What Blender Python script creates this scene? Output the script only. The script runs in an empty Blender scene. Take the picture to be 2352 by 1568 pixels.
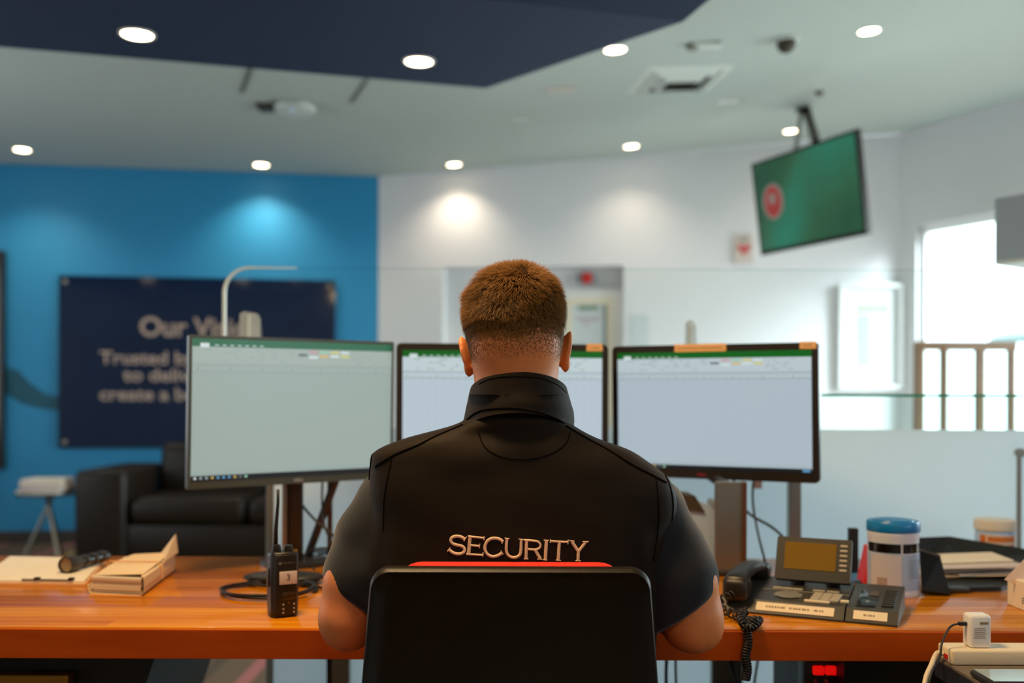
import bpy, bmesh, math, random
import numpy as np
from mathutils import Vector, Matrix
from mathutils.bvhtree import BVHTree
random.seed(7); np.random.seed(7)
SC = bpy.context.scene
COL = SC.collection
PI = math.pi

# ------------------------------------------------------------------ camera
F = 2287.0; HZ = 915.0; ROLL = 0.0035; CZ = 1.16
cam_d = bpy.data.cameras.new('camera'); cam = bpy.data.objects.new('camera', cam_d); COL.objects.link(cam)
cam_d.sensor_width = 36.0; cam_d.lens = 36.0*F/2352.0
cam_d.shift_y = (HZ-784.0)/2352.0
cam_d.clip_start = 0.05; cam_d.clip_end = 200
_r = Vector((math.cos(ROLL), 0, math.sin(ROLL))); _u = Vector((-math.sin(ROLL), 0, math.cos(ROLL))); _b = Vector((0, -1, 0))
cam.matrix_world = Matrix(((_r.x, _u.x, _b.x, 0), (_r.y, _u.y, _b.y, 0), (_r.z, _u.z, _b.z, CZ), (0, 0, 0, 1)))
cam_d.dof.use_dof = True; cam_d.dof.focus_distance = 1.56; cam_d.dof.aperture_fstop = 2.2
SC.camera = cam

# ------------------------------------------------------------------ view, world, big lights
SC.view_settings.view_transform = 'Standard'; SC.view_settings.look = 'None'
SC.view_settings.exposure = 0.0; SC.view_settings.gamma = 1.0; SC.view_settings.use_curve_mapping = False
SC.cycles.max_bounces = 6; SC.cycles.diffuse_bounces = 3; SC.cycles.glossy_bounces = 3; SC.cycles.adaptive_threshold = 0.05; SC.cycles.adaptive_min_samples = 16; SC.cycles.transparent_max_bounces = 12; SC.cycles.use_denoising = True
SC.cycles.sample_clamp_indirect = 4.0; SC.cycles.caustics_reflective = False; SC.cycles.caustics_refractive = False
W = bpy.data.worlds.new('world'); SC.world = W; W.use_nodes = True
W.node_tree.nodes['Background'].inputs[0].default_value = (0.86, 0.93, 1.0, 1)
W.node_tree.nodes['Background'].inputs[1].default_value = 4.5

def area(name, loc, target, sx, sy, energy, color, spread=180):
    l = bpy.data.lights.new(name, 'AREA'); l.shape = 'RECTANGLE'; l.size = sx; l.size_y = sy
    l.energy = energy; l.color = color; l.spread = math.radians(spread)
    o = bpy.data.objects.new(name, l); COL.objects.link(o); o.location = loc
    o.rotation_euler = (Vector(target)-Vector(loc)).to_track_quat('-Z', 'Y').to_euler()
    return o
area('sky_over_window', (6.5, 4.5, 3.9), (2.2, 7.7, 1.1), 1.6, 1.4, 850, (0.90, 0.95, 1.0))
area('window_daylight', (5.3, 5.6, 1.8), (-0.6, 5.4, -0.8), 3.2, 2.4, 200, (0.93, 0.95, 1.0), 115)
area('right_cool_fill', (3.6, -0.4, 1.9), (0.0, 2.6, 1.2), 1.8, 1.4, 22, (0.75, 0.88, 1.0))  # added cool fill for the right sleeve rim; no side window is built
area('rear_fill', (2.6, -2.8, 2.5), (0.0, 6.0, 1.9), 2.0, 1.0, 4, (0.86, 1.0, 0.96))  # added fill from behind the camera, not a fitting of the lobby
area('left_fill', (-4.7, 4.3, 1.7), (3.0, 5.2, 1.9), 2.6, 1.8, 42, (0.92, 0.98, 1.0))  # added fill out of view at left; the left wall has no window
area('rear_warm_fill', (0.5, -1.3, 2.92), (0.0, 1.6, 1.0), 0.7, 0.5, 17, (1.0, 0.70, 0.42))  # added warm fill behind the camera to brighten neck and chair back
area('ceiling_panel_light', (-0.45, 1.46, 2.70), (-0.25, 1.66, 0.0), 0.5, 0.5, 48, (1.0, 0.66, 0.32))

# ------------------------------------------------------------------ pixel helpers (used only to read positions off the photo)
def ray(px, py):
    dx = (px-1176.0)/F; v = (HZ-py)/F
    c, s = math.cos(ROLL), math.sin(ROLL)
    return Vector((dx*c - v*s, 1.0, dx*s + v*c))
CAM = Vector((0, 0, CZ))
def P(px, py, Y): return CAM + ray(px, py)*Y
def Pz(px, py, z):
    d = ray(px, py); return CAM + d*((z-CZ)/d.z)
def Pplane(px, py, p0, n):
    d = ray(px, py); return CAM + d*((p0-CAM).dot(n)/d.dot(n))

# ------------------------------------------------------------------ materials
def lin(c):
    c = c/255.0
    return c/12.92 if c <= 0.04045 else ((c+0.055)/1.055)**2.4
def col(r, g, b): return (lin(r), lin(g), lin(b), 1.0)
def mat(name, rgb, rough=0.6, metal=0.0, var=0.06, scale=30.0, bump=0.0, spec=0.5, sss=0.0, coat=0.0, sheen=0.0, emit=None, es=1.0, aniso=None, rgb2=None):
    m = bpy.data.materials.new(name); m.use_nodes = True
    nt = m.node_tree; b = nt.nodes['Principled BSDF']; L = nt.links
    c = col(*rgb)
    tc = nt.nodes.new('ShaderNodeTexCoord'); mp = nt.nodes.new('ShaderNodeMapping'); L.new(tc.outputs['Object'], mp.inputs[0])
    if aniso: mp.inputs['Scale'].default_value = aniso
    nz = nt.nodes.new('ShaderNodeTexNoise'); nz.inputs['Scale'].default_value = scale; nz.inputs['Detail'].default_value = 4
    L.new(mp.outputs[0], nz.inputs['Vector'])
    mx = nt.nodes.new('ShaderNodeMix'); mx.data_type = 'RGBA'
    c2 = col(*rgb2) if rgb2 else tuple(min(1, x*(1+var)) for x in c[:3])+(1,)
    c1 = c if rgb2 else tuple(x*(1-var) for x in c[:3])+(1,)
    mx.inputs[6].default_value = c1; mx.inputs[7].default_value = c2
    L.new(nz.outputs[0], mx.inputs[0]); L.new(mx.outputs[2], b.inputs['Base Color'])
    b.inputs['Roughness'].default_value = rough; b.inputs['Metallic'].default_value = metal
    b.inputs['Specular IOR Level'].default_value = spec
    if sss:
        b.inputs['Subsurface Weight'].default_value = sss; b.inputs['Subsurface Radius'].default_value = (0.012, 0.004, 0.002)
        b.inputs['Subsurface Scale'].default_value = 1.0
    if coat: b.inputs['Coat Weight'].default_value = coat; b.inputs['Coat Roughness'].default_value = 0.12
    if sheen: b.inputs['Sheen Weight'].default_value = sheen; b.inputs['Sheen Roughness'].default_value = 0.5
    if emit:
        b.inputs['Emission Color'].default_value = col(*emit); b.inputs['Emission Strength'].default_value = es
    if bump:
        bp = nt.nodes.new('ShaderNodeBump'); bp.inputs['Strength'].default_value = bump; bp.inputs['Distance'].default_value = 0.002
        L.new(nz.outputs[0], bp.inputs['Height']); L.new(bp.outputs[0], b.inputs['Normal'])
    return m

def glass_mat(name, tint, refl=0.5):
    m = bpy.data.materials.new(name); m.use_nodes = True; nt = m.node_tree
    for n in list(nt.nodes):
        if n.type != 'OUTPUT_MATERIAL': nt.nodes.remove(n)
    out = [n for n in nt.nodes if n.type == 'OUTPUT_MATERIAL'][0]
    tr = nt.nodes.new('ShaderNodeBsdfTransparent'); tr.inputs[0].default_value = tint
    gl = nt.nodes.new('ShaderNodeBsdfGlossy'); gl.inputs['Roughness'].default_value = 0.02
    fr = nt.nodes.new('ShaderNodeFresnel'); fr.inputs[0].default_value = 1.45
    mu = nt.nodes.new('ShaderNodeMath'); mu.operation = 'MULTIPLY'; mu.inputs[1].default_value = refl
    mx = nt.nodes.new('ShaderNodeMixShader')
    ge = nt.nodes.new('ShaderNodeNewGeometry'); iv = nt.nodes.new('ShaderNodeMath'); iv.operation = 'SUBTRACT'; iv.inputs[0].default_value = 1.0
    m2 = nt.nodes.new('ShaderNodeMath'); m2.operation = 'MULTIPLY'      # reflect at the entry face only
    nt.links.new(ge.outputs['Backfacing'], iv.inputs[1]); nt.links.new(fr.outputs[0], mu.inputs[0])
    nt.links.new(mu.outputs[0], m2.inputs[0]); nt.links.new(iv.outputs[0], m2.inputs[1]); nt.links.new(m2.outputs[0], mx.inputs[0])
    nt.links.new(tr.outputs[0], mx.inputs[1]); nt.links.new(gl.outputs[0], mx.inputs[2]); nt.links.new(mx.outputs[0], out.inputs[0])
    return m
def frosted_mat(name, rgb, clear=0.0):
    m = bpy.data.materials.new(name); m.use_nodes = True; nt = m.node_tree
    for n in list(nt.nodes):
        if n.type != 'OUTPUT_MATERIAL': nt.nodes.remove(n)
    out = [n for n in nt.nodes if n.type == 'OUTPUT_MATERIAL'][0]
    di = nt.nodes.new('ShaderNodeBsdfDiffuse'); di.inputs[0].default_value = col(*rgb)
    tl = nt.nodes.new('ShaderNodeBsdfTranslucent'); tl.inputs[0].default_value = col(*rgb)
    nz = nt.nodes.new('ShaderNodeTexNoise'); nz.inputs['Scale'].default_value = 3.0
    mp = nt.nodes.new('ShaderNodeMapRange'); mp.inputs[3].default_value = 0.52; mp.inputs[4].default_value = 0.62
    m1 = nt.nodes.new('ShaderNodeMixShader')
    nt.links.new(nz.outputs[0], mp.inputs[0]); nt.links.new(mp.outputs[0], m1.inputs[0])
    nt.links.new(di.outputs[0], m1.inputs[1]); nt.links.new(tl.outputs[0], m1.inputs[2])
    tr = nt.nodes.new('ShaderNodeBsdfTransparent'); m2 = nt.nodes.new('ShaderNodeMixShader'); m2.inputs[0].default_value = clear
    nt.links.new(m1.outputs[0], m2.inputs[1]); nt.links.new(tr.outputs[0], m2.inputs[2]); nt.links.new(m2.outputs[0], out.inputs[0])
    return m

def wood_mat(name):
    m = mat(name, (196, 112, 34), rough=0.14, coat=0.0, spec=0.24)
    nt = m.node_tree; L = nt.links; b = nt.nodes['Principled BSDF']
    for n in list(nt.nodes):
        if n.type in ('MIX', 'TEX_NOISE', 'MAPPING'): nt.nodes.remove(n)
    tc = [n for n in nt.nodes if n.type == 'TEX_COORD'][0]
    sp = nt.nodes.new('ShaderNodeSeparateXYZ'); L.new(tc.outputs['Object'], sp.inputs[0])
    # staves of glued-up timber: 42 mm wide strips, 0.9 m long
    def math_(op, a, bb=None):
        n = nt.nodes.new('ShaderNodeMath'); n.operation = op
        for i, v in enumerate((a, bb)):
            if v is None: continue
            if isinstance(v, (int, float)): n.inputs[i].default_value = v
            else: L.new(v, n.inputs[i])
        return n.outputs[0]
    row = math_('FLOOR', math_('DIVIDE', sp.outputs[1], 0.038))
    off = math_('MULTIPLY', math_('FRACT', math_('MULTIPLY', row, 0.37)), 1.0)
    cx = math_('FLOOR', math_('ADD', math_('DIVIDE', sp.outputs[0], 2.4), off))
    cb = nt.nodes.new('ShaderNodeCombineXYZ'); L.new(row, cb.inputs[0]); L.new(cx, cb.inputs[1])
    wn = nt.nodes.new('ShaderNodeTexWhiteNoise'); L.new(cb.outputs[0], wn.inputs['Vector'])
    mp = nt.nodes.new('ShaderNodeMapping'); mp.inputs['Scale'].default_value = (0.9, 26, 26); L.new(tc.outputs['Object'], mp.inputs[0])
    nz = nt.nodes.new('ShaderNodeTexNoise'); nz.inputs['Scale'].default_value = 3.0; nz.inputs['Detail'].default_value = 5; nz.inputs['Distortion'].default_value = 0.6
    L.new(mp.outputs[0], nz.inputs['Vector'])
    s = math_('ADD', math_('MULTIPLY', wn.outputs[0], 0.32), math_('MULTIPLY', nz.outputs[0], 0.78))
    cr = nt.nodes.new('ShaderNodeValToRGB'); L.new(s, cr.inputs[0])
    e = cr.color_ramp.elements; e[0].position = 0.18; e[0].color = col(116, 54, 4); e[1].position = 0.9; e[1].color = col(226, 156, 36)
    k = e.new(0.5); k.color = col(194, 114, 8)
    L.new(cr.outputs[0], b.inputs['Base Color'])
    return m

M = {}
def mk(k, *a, **kw): M[k] = mat(k, *a, **kw)
mk('bounce_floor', (190, 190, 184), 0.5, var=0.03, scale=3)
mk('ceiling_paint', (182, 192, 187), 0.9, var=0.01, scale=4)
mk('white_paint', (226, 226, 229), 0.85, var=0.01, scale=4)
mk('blue_paint', (36, 138, 188), 0.6, var=0.04, scale=3)
mk('teal_paint', (8, 84, 106), 0.6, var=0.06, scale=6)
mk('navy_paint', (24, 44, 76), 0.75, var=0.05, scale=3)
mk('trim_white', (232, 232, 230), 0.5, var=0.02)
mk('trim_cream', (228, 218, 196), 0.5, var=0.02)
mk('skirting', (60, 52, 44), 0.6)
mk('black_plastic', (26, 22, 17), 0.42, var=0.15, scale=200)
mk('black_gloss', (16, 14, 12), 0.15, var=0.1)
mk('dark_grey_plastic', (52, 50, 44), 0.4, var=0.1, scale=100)
mk('grey_plastic', (120, 118, 110), 0.4, var=0.05)
mk('key_grey', (176, 166, 146), 0.4, var=0.05)
mk('white_plastic', (228, 220, 206), 0.35, var=0.03)
mk('cream_plastic', (232, 214, 182), 0.4, var=0.03)
mk('steel', (150, 146, 136), 0.38, 0.9, var=0.08, scale=8, aniso=(1, 1, 0.1))
mk('dark_steel', (70, 60, 50), 0.4, 0.8, var=0.1)
mk('brown_edge', (86, 52, 30), 0.45)
mk('chair_shell', (26, 18, 7), 0.45, spec=0.35, var=0.12, scale=400, bump=0.12)
mk('red_fabric', (228, 36, 16), 0.8, var=0.1, scale=300)
mk('sofa_leather', (28, 20, 10), 0.45, spec=0.3, var=0.15, scale=20, bump=0.1)
mk('paper', (238, 228, 208), 0.8, var=0.03)
mk('paper_warm', (226, 200, 160), 0.8, var=0.06, scale=12)
mk('pink_paper', (232, 206, 186), 0.8, var=0.02)
mk('label_paper', (230, 212, 180), 0.7, var=0.03)
mk('label_pink', (214, 200, 192), 0.6, var=0.02)
mk('tape_orange', (228, 176, 116), 0.6, var=0.04)
mk('ink', (54, 48, 44), 0.7)
mk('ink_soft', (150, 128, 96), 0.7)
mk('rubber', (24, 20, 16), 0.5, var=0.1)
mk('amber_lcd', (128, 96, 18), 0.18, var=0.05, coat=0.5)
mk('lcd_dark', (62, 48, 28), 0.15)
mk('gold_metal', (190, 140, 60), 0.3, 0.9)
mk('blue_plastic', (0, 118, 186), 0.35, var=0.04)
mk('canister_white', (220, 230, 246), 0.35, var=0.03)
mk('canister_label', (160, 184, 214), 0.4, var=0.05, scale=40)
mk('canister_label_warm', (196, 192, 200), 0.4, var=0.05, scale=40)
mk('barcode', (150, 104, 60), 0.6)
mk('jar_white', (226, 222, 208), 0.4)
mk('jar_orange', (214, 122, 44), 0.5)
mk('jar_maroon', (158, 70, 62), 0.5)
mk('red_plastic', (205, 30, 22), 0.4)
mk('sign_navy', (18, 34, 62), 0.07, var=0.2, scale=2, spec=0.6)
mk('sign_letters', (172, 152, 140), 0.5)
mk('skin', (230, 142, 82), 0.5, var=0.10, scale=60, sss=0.35, bump=0.15)
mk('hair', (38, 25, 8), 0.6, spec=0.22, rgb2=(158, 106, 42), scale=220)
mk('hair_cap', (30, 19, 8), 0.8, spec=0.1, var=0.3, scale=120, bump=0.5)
mk('stubble', (64, 42, 24), 0.7, var=0.3, scale=120)
mk('vest_softshell', (28, 18, 6), 0.65, spec=0.15, var=0.12, scale=300, bump=0.12, sheen=0.04)
mk('vest_seam', (12, 8, 4), 0.9, spec=0.05)
mk('shirt_knit', (32, 34, 38), 0.85, spec=0.2, var=0.2, scale=600, bump=0.3, sheen=0.25)
mk('trouser_cloth', (26, 26, 30), 0.85)
mk('shoe_leather', (20, 18, 16), 0.4)
mk('thread', (240, 204, 160), 0.55, var=0.2, scale=600, bump=0.5)
mk('monitor_black', (30, 24, 17), 0.4, var=0.1, scale=200)
mk('monitor_slate', (62, 70, 64), 0.35, var=0.1)
mk('logo_silver', (190, 186, 180), 0.3, 0.5)
mk('logo_red', (150, 34, 46), 0.5)
mk('cabinet_black', (16, 15, 12), 0.5)
mk('desk_grey', (112, 100, 86), 0.5, var=0.05)
mk('device_blue_white', (176, 202, 234), 0.35)
mk('plug_white', (236, 232, 226), 0.35)
mk('phone_glass', (150, 166, 168), 0.12, spec=0.8)
mk('timber', (150, 118, 92), 0.5, var=0.15, scale=14, aniso=(4, 4, 0.4))
mk('grey_case', (150, 168, 178), 0.6, var=0.03)
mk('outdoor_ground', (170, 176, 160), 0.9)
mk('outdoor_hedge', (120, 140, 96), 0.9, var=0.4, scale=6)
mk('white_frame', (238, 240, 240), 0.4)
mk('picture_mount', (226, 230, 232), 0.7)
mk('picture_grey', (176, 186, 190), 0.7, var=0.25, scale=10)
mk('picture_green', (180, 196, 172), 0.7)
mk('poster_white', (206, 214, 218), 0.6)
mk('poster_grey', (120, 136, 138), 0.6, var=0.15, scale=12)
mk('poster_green', (136, 158, 140), 0.6)
mk('poster_pink', (190, 172, 178), 0.6)
mk('vent_white', (206, 214, 208), 0.5)
mk('vent_dark', (64, 54, 40), 0.6)
mk('detector_grey', (120, 120, 108), 0.5)
M['wood'] = wood_mat('oiled_timber')
mk('timber_edge', (206, 88, 6), 0.35, spec=0.25, rgb2=(160, 58, 2), scale=5, aniso=(1, 6, 8))
M['glass'] = glass_mat('clear_glass', (0.93, 0.985, 0.975, 1), 0.7)
M['acrylic'] = glass_mat('clear_acrylic', (0.97, 0.985, 0.98, 1), 0.5)
M['glass_edge'] = mat('green_glass_edge', (8, 150, 122), 0.2)
M['faint_edge'] = glass_mat('faint_edge', (0.86, 0.9, 0.9, 1), 0.5)
M['acrylic_edge'] = mat('acrylic_edge', (196, 212, 216), 0.25)
M['frosted'] = frosted_mat('frosted_glass', (234, 246, 252), 0.03)
def emis(k, rgb, s=1.0, **kw):
    m = mat(k, (8, 8, 8), 0.3, emit=rgb, es=s, **kw); M[k] = m
emis('lamp_warm', (255, 232, 196), 14.0)
emis('led_blue', (120, 160, 235), 1.0)
emis('switch_red', (230, 12, 8), 0.8)
def striped_carpet():
    m = mat('striped_carpet', (96, 78, 60), 0.95, var=0.2, scale=60, bump=0.4)
    nt = m.node_tree; L = nt.links; b = nt.nodes['Principled BSDF']
    tc = [n for n in nt.nodes if n.type == 'TEX_COORD'][0]
    sp = nt.nodes.new('ShaderNodeSeparateXYZ'); L.new(tc.outputs['Object'], sp.inputs[0])
    d = nt.nodes.new('ShaderNodeMath'); d.operation = 'MULTIPLY'; d.inputs[1].default_value = 16.0; L.new(sp.outputs[0], d.inputs[0])
    fl = nt.nodes.new('ShaderNodeMath'); fl.operation = 'FLOOR'; L.new(d.outputs[0], fl.inputs[0])
    wn = nt.nodes.new('ShaderNodeTexWhiteNoise'); wn.noise_dimensions = '1D'; L.new(fl.outputs[0], wn.inputs['W'])
    cr = nt.nodes.new('ShaderNodeValToRGB'); cr.color_ramp.interpolation = 'CONSTANT'; L.new(wn.outputs[0], cr.inputs[0])
    e = cr.color_ramp.elements; e[0].color = col(92, 76, 58); e[1].position = 0.45; e[1].color = col(72, 60, 46)
    for p, c in ((0.7, (150, 92, 88)), (0.8, (168, 142, 84)), (0.9, (128, 120, 104))):
        k = e.new(p); k.color = col(*c)
    L.new(cr.outputs[0], b.inputs['Base Color'])
    return m
M['carpet'] = striped_carpet()

# ------------------------------------------------------------------ mesh helpers
class MB:
    def __init__(s): s.v = []; s.f = []; s.m = []
    def add(s, vs, fs, mi=0):
        o = len(s.v); s.v += [tuple(p) for p in vs]; s.f += [tuple(i+o for i in f) for f in fs]; s.m += [mi]*len(fs); return s
    def box(s, c, d, mi=0, bev=0.0, R=None, seg=2):
        c = Vector(c)
        bm = bmesh.new(); bmesh.ops.create_cube(bm, size=1.0)
        for v in bm.verts: v.co = Vector((v.co.x*d[0], v.co.y*d[1], v.co.z*d[2]))
        if bev > 0: bmesh.ops.bevel(bm, geom=bm.edges[:], offset=min(bev, min(d)*0.49), segments=seg, profile=0.5, affect='EDGES')
        bm.verts.index_update()
        vs = [(R @ v.co if R else v.co)+c for v in bm.verts]; fs = [[v.index for v in f.verts] for f in bm.faces]
        bm.free(); return s.add(vs, fs, mi)
    def prism(s, poly, a, b, mi=0):   # poly: 3D points; extruded by vector from a-offset to b-offset
        n = len(poly); a = Vector(a); b = Vector(b)
        vs = [Vector(p)+a for p in poly]+[Vector(p)+b for p in poly]
        fs = [tuple(range(n))[::-1], tuple(range(n, 2*n))]+[(i, (i+1) % n, n+(i+1) % n, n+i) for i in range(n)]
        return s.add(vs, fs, mi)
    def ring(s, rings, mi=0, cap=True, closed=True):
        n = len(rings[0]); vs = [p for r in rings for p in r]; fs = []
        for k in range(len(rings)-1):
            for i in range(n if closed else n-1):
                j = (i+1) % n; fs.append((k*n+i, k*n+j, (k+1)*n+j, (k+1)*n+i))
        if cap and closed: fs.append(tuple(range(n))[::-1]); fs.append(tuple((len(rings)-1)*n+i for i in range(n)))
        return s.add(vs, fs, mi)
    def tube(s, pts, r, mi=0, seg=8, cap=True):
        pts = [Vector(p) for p in pts]; n = len(pts); rr = r if isinstance(r, (list, tuple)) else [r]*n
        t0 = (pts[1]-pts[0]).normalized(); up = Vector((0, 0, 1)) if abs(t0.z) < 0.9 else Vector((1, 0, 0))
        nrm = t0.cross(up).normalized(); rings = []
        for i in range(n):
            t = (pts[min(i+1, n-1)]-pts[max(i-1, 0)]).normalized()
            nrm = (nrm - t*nrm.dot(t)).normalized(); bn = t.cross(nrm)
            rings.append([pts[i]+(nrm*math.cos(2*PI*k/seg)+bn*math.sin(2*PI*k/seg))*rr[i] for k in range(seg)])
        return s.ring(rings, mi, cap)
    def lathe(s, prof, c=(0, 0, 0), seg=32, mi=0, R=None, cap=True):
        c = Vector(c); rings = []
        for r, z in prof:
            ring = [Vector((r*math.cos(2*PI*k/seg), r*math.sin(2*PI*k/seg), z)) for k in range(seg)]
            rings.append([(R @ p if R else p)+c for p in ring])
        return s.ring(rings, mi, cap)
    def quad(s, a, b, c, d, mi=0): return s.add([a, b, c, d], [(0, 1, 2, 3)], mi)
    def ellipsoid(s, c, r, mi=0, seg=20, R=None):
        prof = [(math.sin(PI*k/(seg//2)), -math.cos(PI*k/(seg//2))) for k in range(seg//2+1)]
        prof[0] = (0.001, -1); prof[-1] = (0.001, 1); c = Vector(c); rings = []
        for rad, z in prof:
            rg = [Vector((rad*math.cos(2*PI*k/seg)*r[0], rad*math.sin(2*PI*k/seg)*r[1], z*r[2])) for k in range(seg)]
            rings.append([(R @ p if R else p)+c for p in rg])
        return s.ring(rings, mi)
LOC = {}
def tag(o, label, cat, group=None, kind=None):
    if label: o['label'] = label
    if cat: o['category'] = cat
    if group: o['group'] = group
    if kind: o['kind'] = kind
    return o
def build(mb, name, mats, parent=None, smooth=False, loc=None, auto=None):
    """world-space vertices -> one mesh object; origin at loc (or at the parent's origin)"""
    if not isinstance(mats, (list, tuple)): mats = [mats]
    base = Vector(loc) if loc is not None else (LOC[parent.name] if parent else Vector((0, 0, 0)))
    me = bpy.data.meshes.new(name)
    me.from_pydata([(p[0]-base[0], p[1]-base[1], p[2]-base[2]) for p in mb.v], [], mb.f)
    for m in mats: me.materials.append(M[m] if isinstance(m, str) else m)
    me.polygons.foreach_set('material_index', mb.m)
    bm = bmesh.new(); bm.from_mesh(me); bmesh.ops.recalc_face_normals(bm, faces=bm.faces[:]); bm.to_mesh(me); bm.free()
    if smooth: me.polygons.foreach_set('use_smooth', [True]*len(me.polygons))
    if auto or smooth == 'auto':
        try: me.set_sharp_from_angle(angle=math.radians(auto or 40))
        except Exception: pass
    o = bpy.data.objects.new(name, me); COL.objects.link(o)
    if parent:
        o.parent = parent; o.location = base-LOC[parent.name]
    else: o.location = base
    LOC[o.name] = base.copy()
    return o
def thing(name, label, cat, loc, group=None, kind=None):
    o = bpy.data.objects.new(name, None); COL.objects.link(o); o.location = loc; o.empty_display_size = 0.05
    LOC[o.name] = Vector(loc); return tag(o, label, cat, group, kind)
def struct(mb, name, mats, parent=None, smooth=False, auto=None):
    o = build(mb, name, mats, parent, smooth, auto=auto)
    if not parent: o['kind'] = 'structure'
    return o
def copy_tree(root, loc, rotz=None, label=None):
    r = root.copy(); COL.objects.link(r); r.location = loc; LOC[r.name] = Vector(loc)
    if rotz is not None: r.rotation_euler = (0, 0, rotz)
    if label: r['label'] = label
    for ch in list(root.children):
        c = ch.copy(); COL.objects.link(c); c.parent = r
        for g in ch.children:
            d = g.copy(); COL.objects.link(d); d.parent = c
    return r
def text_obj(txt, name, material, parent, origin, ux, uy, height, extrude=0.0006, align='CENTER', width=None, bold=0.0):
    """letters lying in the plane spanned by ux (reading direction) and uy (up)"""
    cu = bpy.data.curves.new('txt', 'FONT'); cu.body = txt; cu.size = 1.0; cu.extrude = 0.0; cu.align_x = align; cu.align_y = 'CENTER'; cu.offset = bold
    cu.space_line = 1.0
    to = bpy.data.objects.new('txt', cu); COL.objects.link(to)
    dg = bpy.context.evaluated_depsgraph_get(); me = bpy.data.meshes.new_from_object(to.evaluated_get(dg))
    vs = [v.co.copy() for v in me.vertices]; fs = [tuple(p.vertices) for p in me.polygons]
    bpy.data.objects.remove(to); bpy.data.curves.remove(cu); bpy.data.meshes.remove(me)
    ux = Vector(ux).normalized(); uy = Vector(uy).normalized(); n = ux.cross(uy); s = height/0.7; sx = s
    if width:
        w = max(v.x for v in vs)-min(v.x for v in vs); sx = width/w
    pts = [Vector(origin)+ux*(v.x*sx)+uy*(v.y*s)+n*extrude for v in vs]
    # one mesh per word
    iv = sorted((min(vs[i].x for i in f), max(vs[i].x for i in f), k) for k, f in enumerate(fs)); words = []; end = None
    for a_, b_, k in iv:
        if end is None or a_-end > 0.17: words.append([]); end = b_
        words[-1].append(k); end = max(end, b_)
    o = None
    for w_ in words:
        used = sorted({i for k in w_ for i in fs[k]}); ix = {i: j for j, i in enumerate(used)}
        mb = MB(); mb.add([pts[i] for i in used], [tuple(ix[i] for i in fs[k]) for k in w_]); o = build(mb, name, material, parent)
    return o
def smooth_path(pts, n=8):
    pts = [Vector(p) for p in pts]; out = []
    P_ = [pts[0]]+pts+[pts[-1]]
    for i in range(1, len(P_)-2):
        a, b, c, d = P_[i-1:i+3]
        for k in range(n):
            t = k/n; out.append(0.5*((2*b)+(c-a)*t+(2*a-5*b+4*c-d)*t*t+(3*b-a-3*c+d)*t**3))
    out.append(pts[-1]); return out
# ================================================================== the room
Hc = 3.0
A = Pz(1115, 203, Hc); B = Pz(870, 405, Hc)
C_ = None
# right-hand ceiling: rises gently from the fold line A-B to 3.25 m at the far right corner
C_ = Pz(2068, 306, 3.25)
nR = (A-B).cross(C_-B).normalized()
if nR.z < 0: nR = -nR
def on_rc(px, py): return Pplane(px, py, B, nR)
def rc_z(x, y): return B.z - (nR.x*(x-B.x)+nR.y*(y-B.y))/nR.z
D = on_rc(2352, 222)
dR = Vector((D.x-C_.x, D.y-C_.y, 0)).normalized()       # direction of the right wall, coming towards the viewer
BL = Pz(0, 375, Hc); dB = Vector((BL.x-B.x, BL.y-B.y, 0)).normalized()
E_ = Vector((B.x, B.y, 0))+dB*6.5                        # far left end of the blue wall
E_ = Vector((E_.x, E_.y, 0))
G_ = Vector((C_.x, C_.y, 0))+dR*8.6                      # near end of right wall
YB = -3.2
fold = (A-B); fold.z = 0; fold.normalize()
XL = E_.x
print('room', 'A', A, 'B', B, 'C', C_, 'D', D, 'E', E_, 'G', G_, 'dR', dR)

# fold line extended to behind the viewer
tq = (YB-B.y)/fold.y; Q = B+fold*tq; Q.z = Hc
# wall heights go just past the ceiling
XR = G_.x
def wall(name, p, q, z0, z1a, z1b, mtl, th, side):
    d = Vector((q[0]-p[0], q[1]-p[1], 0)).normalized(); n = Vector((-d.y, d.x, 0))*side
    poly = [Vector((p[0], p[1], z0)), Vector((q[0], q[1], z0)), Vector((q[0], q[1], z1b)), Vector((p[0], p[1], z1a))]
    return struct(MB().prism(poly, (0, 0, 0), n*th), name, mtl)
struct(MB().box((0.4, 2.6, -0.05), (15, 13.5, 0.1)), 'floor', 'carpet')
struct(MB().box((2.0, 5.2, .003), (4.6, 4.4, .006)), 'floor', 'bounce_floor')  # unseen pale patch added to bounce window light up to the ceiling
wall('wall_blue', (E_.x, E_.y), (B.x, B.y), 0, Hc, Hc, 'blue_paint', 0.12, 1)
# white wall with a doorway recess
wd = Vector((C_.x-B.x, C_.y-B.y, 0)); wl = wd.length; wd.normalize(); wn = Vector((wd.y, -wd.x, 0))   # wn faces the viewer
def on_ww(px, py): return Pplane(px, py, B, wn)
def ws(p): return (p-B).dot(wd)
r0 = on_ww(1018, 604); r1 = on_ww(1432, 620); zr = 0.5*(r0.z+r1.z)
s0, s1 = ws(r0), ws(r1); REC = 0.14
Bf = Vector((B.x, B.y, 0))
def wpt(s, z, out=0.0): return Bf+wd*s+wn*out+Vector((0, 0, z))
ww = MB()
def wtop(s): q = Bf+wd*s; return rc_z(q.x, q.y)
def ww_piece(a, b, z0, z1a, z1b):
    ww.prism([wpt(a, z0), wpt(b, z0), wpt(b, z1b), wpt(a, z1a)], (0, 0, 0), -wn*0.12)
ww_piece(0, s0, 0, wtop(0), wtop(s0)); ww_piece(s1, wl+0.02, 0, wtop(s1), wtop(wl)); ww_piece(s0, s1, zr, wtop(s0), wtop(s1))
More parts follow.
